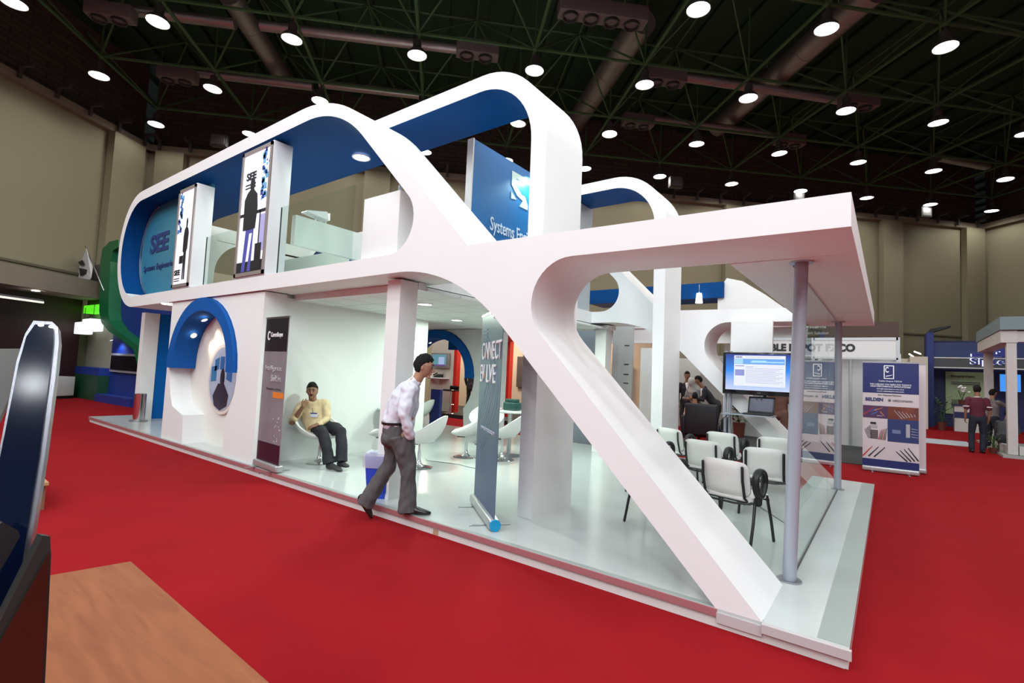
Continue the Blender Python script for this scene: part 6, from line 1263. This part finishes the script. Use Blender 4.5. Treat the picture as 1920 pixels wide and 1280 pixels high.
band = [(-1.05, 5.75), (-1.55, 5.45), (-1.62, 5.0), (-1.62, 3.55), (-1.50, 3.10), (-1.15, 2.75), (-0.35, 2.30), (0.45, 1.95), (0.95, 1.62), (1.05, 1.2), (1.20, 1.2), (1.22, 1.95), (0.75, 2.35), (-0.1, 2.75), (-0.75, 3.15), (-0.98, 3.5), (-1.05, 4.0), (-1.05, 5.1), (-0.9, 5.4), (0.2, 5.55), (0.2, 5.85)]
band = pxs([(222, 449), (205, 453), (192, 466), (188, 490), (186, 585), (190, 605), (205, 622), (228, 637), (250, 655), (259, 690), (263, 690), (262, 650), (240, 634), (218, 618), (205, 600), (203, 580), (207, 490), (211, 470), (222, 463)])
q = MB(); q.poly(band, 0.55, M=Mg @ Matrix.Translation((0, -0.35, 0))); wpart('green_band', q, GR, gs)
q = MB(); q.box((-2.6, 0.1, 0), (0.0, 0.3, 3.0), M=Mg); wpart('pale_wall', q, mat('pale map wall', (0.34, 0.36, 0.30), 0.7, col2=(0.26, 0.22, 0.15), nscale=1.5), gs)
q = MB(); q.box((-2.3, -0.3, 0), (-0.0, 0.1, 0.85), M=Mg); wpart('green_counter', q, mat('dark green counter', (0.005, 0.05, 0.02), 0.5), gs)
q = MB(); q.box((-2.35, -0.3, 0.85), (-0.0, 0.1, 1.1), M=Mg); wpart('counter_top', q, RB, gs)
q = MB(); q.box((-2.1, -0.25, 3.02), (-0.6, 0.1, 3.3), M=Mg); wpart('light_header', q, mat('green glow', (0.05, 0.3, 0.02), 0.5, emit=(0.12, 0.9, 0.02), es=0.9), gs)
q = MB(); q.box((-2.3, -0.1, 3.3), (-0.5, 0.2, 4.8), M=Mg); wpart('photo_panel', q, mat('grey photo', (0.16, 0.14, 0.14), 0.5, col2=(0.06, 0.05, 0.06), nscale=3), gs)
ws = thing('mounted_screen', 'dark wall screen in a silver frame on the blue wall below the green band', 'monitor', (0, 0, 0))
c4 = pxs([(191, 661), (258, 664), (258, 697), (191, 696)]); x0, z0, x1, z1 = c4[0][0], c4[3][1], c4[1][0], c4[0][1]
q = MB(); q.box((x0, -0.10, z0), (x1, 0.0, z1), M=Mg); obj('frame', q, mat('silver frame', (0.40, 0.38, 0.42), 0.4, 0.3), ws); q = MB(); q.box((x0+0.07, -0.11, z0+0.07), (x1-0.07, -0.10, z1-0.07), M=Mg); obj('screen', q, BLACKG, ws)
hb = Mg @ Vector((0.8, -0.30, 2.05)); spot('small bluish spotlight under the curving green band', tuple(hb), (0, 0.4, -1), r=0.05, e=10, power=25, col=(0.6, 0.8, 1.0), cone=130)
for k, (x_, w_, z_) in enumerate(((-2.0, 0.62, 2.25), (-1.3, 0.9, 2.35))):
    lf = thing('lantern', ('smaller glowing square lantern in the green and blue stand', 'larger glowing square lantern in the green and blue stand')[k], 'lamp', tuple(Mg @ Vector((x_, -0.5, z_)))); q = MB(); q.rbox((0, 0, 0), (w_, 0.4, 0.42), 0.03); obj('shade', q, mat('lantern glow', (0.9, 0.9, 0.9), 0.5, emit=(0.85, 0.87, 0.9), es=1.0), lf)
    q = MB(); q.cyl((w_/2, 0.2, 0.42), (w_/2, 0.2, 0.95), 0.01, n=6); obj('cord', q, BLACK, lf)
gs2 = thing('green_sign', 'green sign with white lettering and a bright green light line under the far deck', 'sign', (-17.5, 3.0, 2.3)); q = MB(); q.box((-18.9, 3.0, 2.55), (-16.4, 3.1, 3.1)); wpart('panel', q, GR, gs2); wtext('iec-', 0.6, TR(-17.55, 2.98, 2.85), WPRINT, gs2, h=0.30)
q = MB(); q.box((-18.9, 2.98, 2.42), (-16.4, 3.05, 2.56)); wpart('light_line', q, mat('green glow', (0.05, 0.3, 0.02), 0.5), gs2); q = MB(); q.box((-18.9, 3.02, 0.0), (-16.4, 3.1, 2.42)); wpart('pale_wall', q, mat('pale lower wall', (0.42, 0.40, 0.35), 0.7), gs2)
fg = thing('flag', 'white flag with black marks on a pole leaning out beside the green band', 'flag', (-22.2, 1.4, 3.6))
q = MB(); a = Vector(pxs([(195, 545)])[0]); b = Vector(pxs([(160, 462)])[0]); pa = Mg @ Vector((a.x, -0.35, a.y)); pb_ = Mg @ Vector((b.x, -0.35, b.y)); q.cyl(pa, pb_, 0.02, n=8); wpart('pole', q, STEEL, fg)
q = MB(); c_ = pxs([(164, 466), (172, 500), (176, 522), (166, 535), (155, 532), (143, 512), (152, 492)]); V = []
for s_ in (0, 0.012): V += [Mg @ Vector((x, -0.38+s_+0.06*math.sin(z*7), z)) for x, z in c_]
n = len(c_); q.add(V, [tuple(range(n)), tuple(range(2*n-1, n-1, -1))]+[(k, (k+1) % n, n+(k+1) % n, n+k) for k in range(n)]); wpart('cloth', q, mat('flag cloth', (0.60, 0.58, 0.60), 0.8), fg)
for L_ in ([(152, 492), (160, 488), (164, 497), (157, 499)], [(154, 503), (168, 506), (166, 514), (156, 518)]):
    c_ = pxs(L_); q = MB(); V = [Mg @ Vector((x, -0.44, z)) for x, z in c_]+[Mg @ Vector((x, -0.43, z)) for x, z in c_]; q.add(V, [(0, 1, 2, 3), (7, 6, 5, 4), (0, 1, 5, 4), (1, 2, 6, 5), (2, 3, 7, 6), (3, 0, 4, 7)]); wpart('emblem', q, GRAPHK, fg)
q = MB(); c_ = pxs([(176, 480), (190, 482)])
# ================================================================ AT THE CAMERA
WOOD = bpy.data.materials.new('beech laminate'); WOOD.use_nodes = True; N_ = WOOD.node_tree.nodes; L_ = WOOD.node_tree.links; _b = N_['Principled BSDF']; _b.inputs['Roughness'].default_value = 0.55; _b.inputs['Specular IOR Level'].default_value = 0.25
tc = N_.new('ShaderNodeTexCoord'); mp_ = N_.new('ShaderNodeMapping'); mp_.inputs['Rotation'].default_value = (0, 0, 0.0); mp_.inputs['Scale'].default_value = (1.2, 9, 1)
nz = N_.new('ShaderNodeTexNoise'); nz.inputs['Scale'].default_value = 2.2; nz.inputs['Detail'].default_value = 5; nz.inputs['Distortion'].default_value = 1.4
rp = N_.new('ShaderNodeValToRGB'); rp.color_ramp.elements[0].color = (0.18, 0.050, 0.017, 1); rp.color_ramp.elements[0].position = 0.3; rp.color_ramp.elements[1].color = (0.25, 0.077, 0.026, 1); rp.color_ramp.elements[1].position = 0.7
L_.new(tc.outputs['Object'], mp_.inputs[0]); L_.new(mp_.outputs[0], nz.inputs[0]); L_.new(nz.outputs['Fac'], rp.inputs[0]); L_.new(rp.outputs[0], _b.inputs['Base Color'])
TZ = 0.80
c1 = gz(245, 1052, TZ); c2 = gz(95, 1078, TZ); c3 = gz(505, 1280, TZ); dx_ = (c3-c1).normalized(); dy_ = Vector((-dx_.y, dx_.x, 0)); dy_ = -dy_ if dy_.dot(c2-c1) < 0 else dy_
tb = thing('counter_table', 'wood laminate counter top in the near corner beside the glossy display', 'table', tuple(c1)); Mt = Matrix((dx_, dy_, dx_.cross(dy_))).transposed().to_4x4()
e1 = (c2-c1); 
Vt = [Vector((0, 0, 0)), dx_*1.9, dx_*1.9+e1.normalized()*1.3, e1.normalized()*1.3]
q = MB(); q.add([v for v in Vt]+[v-Vector((0, 0, 0.03)) for v in Vt], [(0, 1, 2, 3), (7, 6, 5, 4), (0, 1, 5, 4), (1, 2, 6, 5), (2, 3, 7, 6), (3, 0, 4, 7)]); obj('table_top', q, WOOD, tb)
q = MB(); c0_ = (Vt[0]*0.85+Vt[2]*0.15); Vb = [v*0.9+Vt[2]*0.05 for v in Vt]; q.add([v-Vector((0, 0, 0.03)) for v in Vb]+[Vector((v.x, v.y, -TZ)) for v in Vb], [(0, 1, 5, 4), (1, 2, 6, 5), (2, 3, 7, 6), (3, 0, 4, 7)]); obj('cabinet', q, mat('counter body', (0.14, 0.05, 0.025), 0.5), tb)
def deep(x, y, t): return CAM_LOC+(fw+rt*(x-960)/940.236-up*(y-640)/940.236)*t
def sheet(name, px, depth, th, m_, root, thdir=None, rim=None):
    """rigid slab whose outline is set by points at their own depths"""
    P = [deep(x, y, d) for x, y, d in px]; n_ = (P[1]-P[0]).cross(P[-1]-P[0]).normalized()
    if n_.dot(P[0]-CAM_LOC) < 0: n_ = -n_
    n = len(P); q = MB(); V = P+[p+n_*th for p in P]; q.add(V, [tuple(range(n)), tuple(range(2*n-1, n-1, -1))]+[(k, (k+1) % n, n+(k+1) % n, n+k) for k in range(n)]); return wpart(name, q, m_, root, 0.0), P, n_
dp = thing('glossy_display', 'tall glossy dark blue display slab with a metal rim standing at the near picture edge', 'display', tuple(deep(40, 1270, 0.62)-Vector((0, 0, 0.2))))
def plane_pts(L_, o3, n_): 
    out = []
    for x, y in L_:
        d = fw*940.236+rt*(x-960)-up*(y-640); t = (o3-CAM_LOC).dot(n_)/d.dot(n_); out.append(CAM_LOC+d*t)
    return out
def slabpx(name, L_, o3, n_, th, m_, root, off=0.0):
    P = plane_pts(L_, o3, n_); P = [p+n_*off for p in P]; n = len(P); q = MB(); V = P+[p+n_*th for p in P]
    q.add(V, [tuple(range(n)), tuple(range(2*n-1, n-1, -1))]+[(k, (k+1) % n, n+(k+1) % n, n+k) for k in range(n)]); return wpart(name, q, m_, root)
o3 = deep(60, 900, 0.60); nf = unit(fw*0.78-rt*0.50-up*0.30)
GL = mat('midnight gloss', (0.002, 0.005, 0.020), 0.10, spec=0.2)
slabpx('back_shell', [(62, 600), (97, 602), (108, 612), (110, 640), (104, 700), (84, 850), (70, 940), (36, 1150), (18, 1290), (-150, 1290), (-56, 1100), (-6, 862), (30, 676), (46, 625)], o3, nf, 0.018, mat('rim metal', (0.25, 0.25, 0.28), 0.25, 0.9), dp, 0.002)
slabpx('glossy_face', [(66, 609), (94, 609), (101, 618), (101, 642), (94, 700), (75, 850), (60, 945), (27, 1150), (10, 1290), (-140, 1290), (-50, 1100), (0, 862), (36, 682), (50, 632)], o3, nf, 0.004, GL, dp, -0.002)
for x, y in ((78, 611), (98, 614)):
    P = plane_pts([(x, y)], o3, nf)[0]-nf*0.004; q = MB(); q.ell(tuple(P), (0.003, 0.003, 0.002), 10, 6); wpart('small_lamp', q, mat('tiny lamp', (1, 1, 1), 0.3, emit=(0.9, 1, 0.8), es=4), dp)
slabpx('grey_side_panel', [(-60, 640), (38, 640), (56, 608), (40, 660), (-70, 890), (-160, 1290), (-260, 1290)], o3, nf, 0.01, mat('translucent grey plastic', (0.10, 0.095, 0.085), 0.4, noise_=0.2, nscale=20), dp, 0.03)
o4 = deep(80, 1100, 0.52); nf2 = unit(fw*0.55-rt*0.80-up*0.1)
mo = thing('monitor', 'black framed monitor seen edge-on above the wooden counter', 'monitor', tuple(deep(50, 1270, 0.52)-Vector((0, 0, 0.2))))
slabpx('frame', [(80, 1004), (94, 1005), (96, 1040), (84, 1290), (-120, 1290), (-30, 1225)], o4, nf2, 0.02, mat('charcoal frame', (0.02, 0.022, 0.02), 0.35), mo, 0.0)
slabpx('screen', [(90, 1035), (86, 1120), (76, 1290), (-110, 1290), (-20, 1235), (60, 1090)], o4, nf2, 0.003, mat('dark screen with reflection tint', (0.035, 0.010, 0.006), 0.12, spec=0.8), mo, -0.004)  # red-brown screen colour stands in for the counter wood reflected in it
slabpx('back_cover', [(28, 988), (58, 1004), (62, 1016), (20, 1090), (-30, 1180), (-60, 1180), (10, 1000)], o4, nf2, 0.02, BLACK, mo, 0.05)
wq = thing('wooden_board', 'small pale wooden board lying by the dark display, with a sprig of leaves', 'board', tuple(gz(60, 900, 0.30)))
q = MB(); c = [gz(20, 868, .28), gz(62, 878, .28), gz(92, 904, .28), gz(20, 913, .28)]; q.add(c+[p-Vector((0, 0, .03)) for p in c], [(0, 1, 2, 3), (7, 6, 5, 4), (0, 1, 5, 4), (1, 2, 6, 5), (2, 3, 7, 6), (3, 0, 4, 7)]); wpart('board', q, mat('pale pine', (0.42, 0.24, 0.11), 0.5), wq)
q = MB(); c = [p*0.9+sum(c, Vector())/4*0.1 for p in c]; q.add([p-Vector((0, 0, .03)) for p in c]+[Vector((p.x, p.y, 0)) for p in c], [(0, 1, 5, 4), (1, 2, 6, 5), (2, 3, 7, 6), (3, 0, 4, 7)]); wpart('stool_body', q, mat('pine body', (0.20, 0.10, 0.05), 0.6), wq)

bpy.data.scenes.remove(_TS)
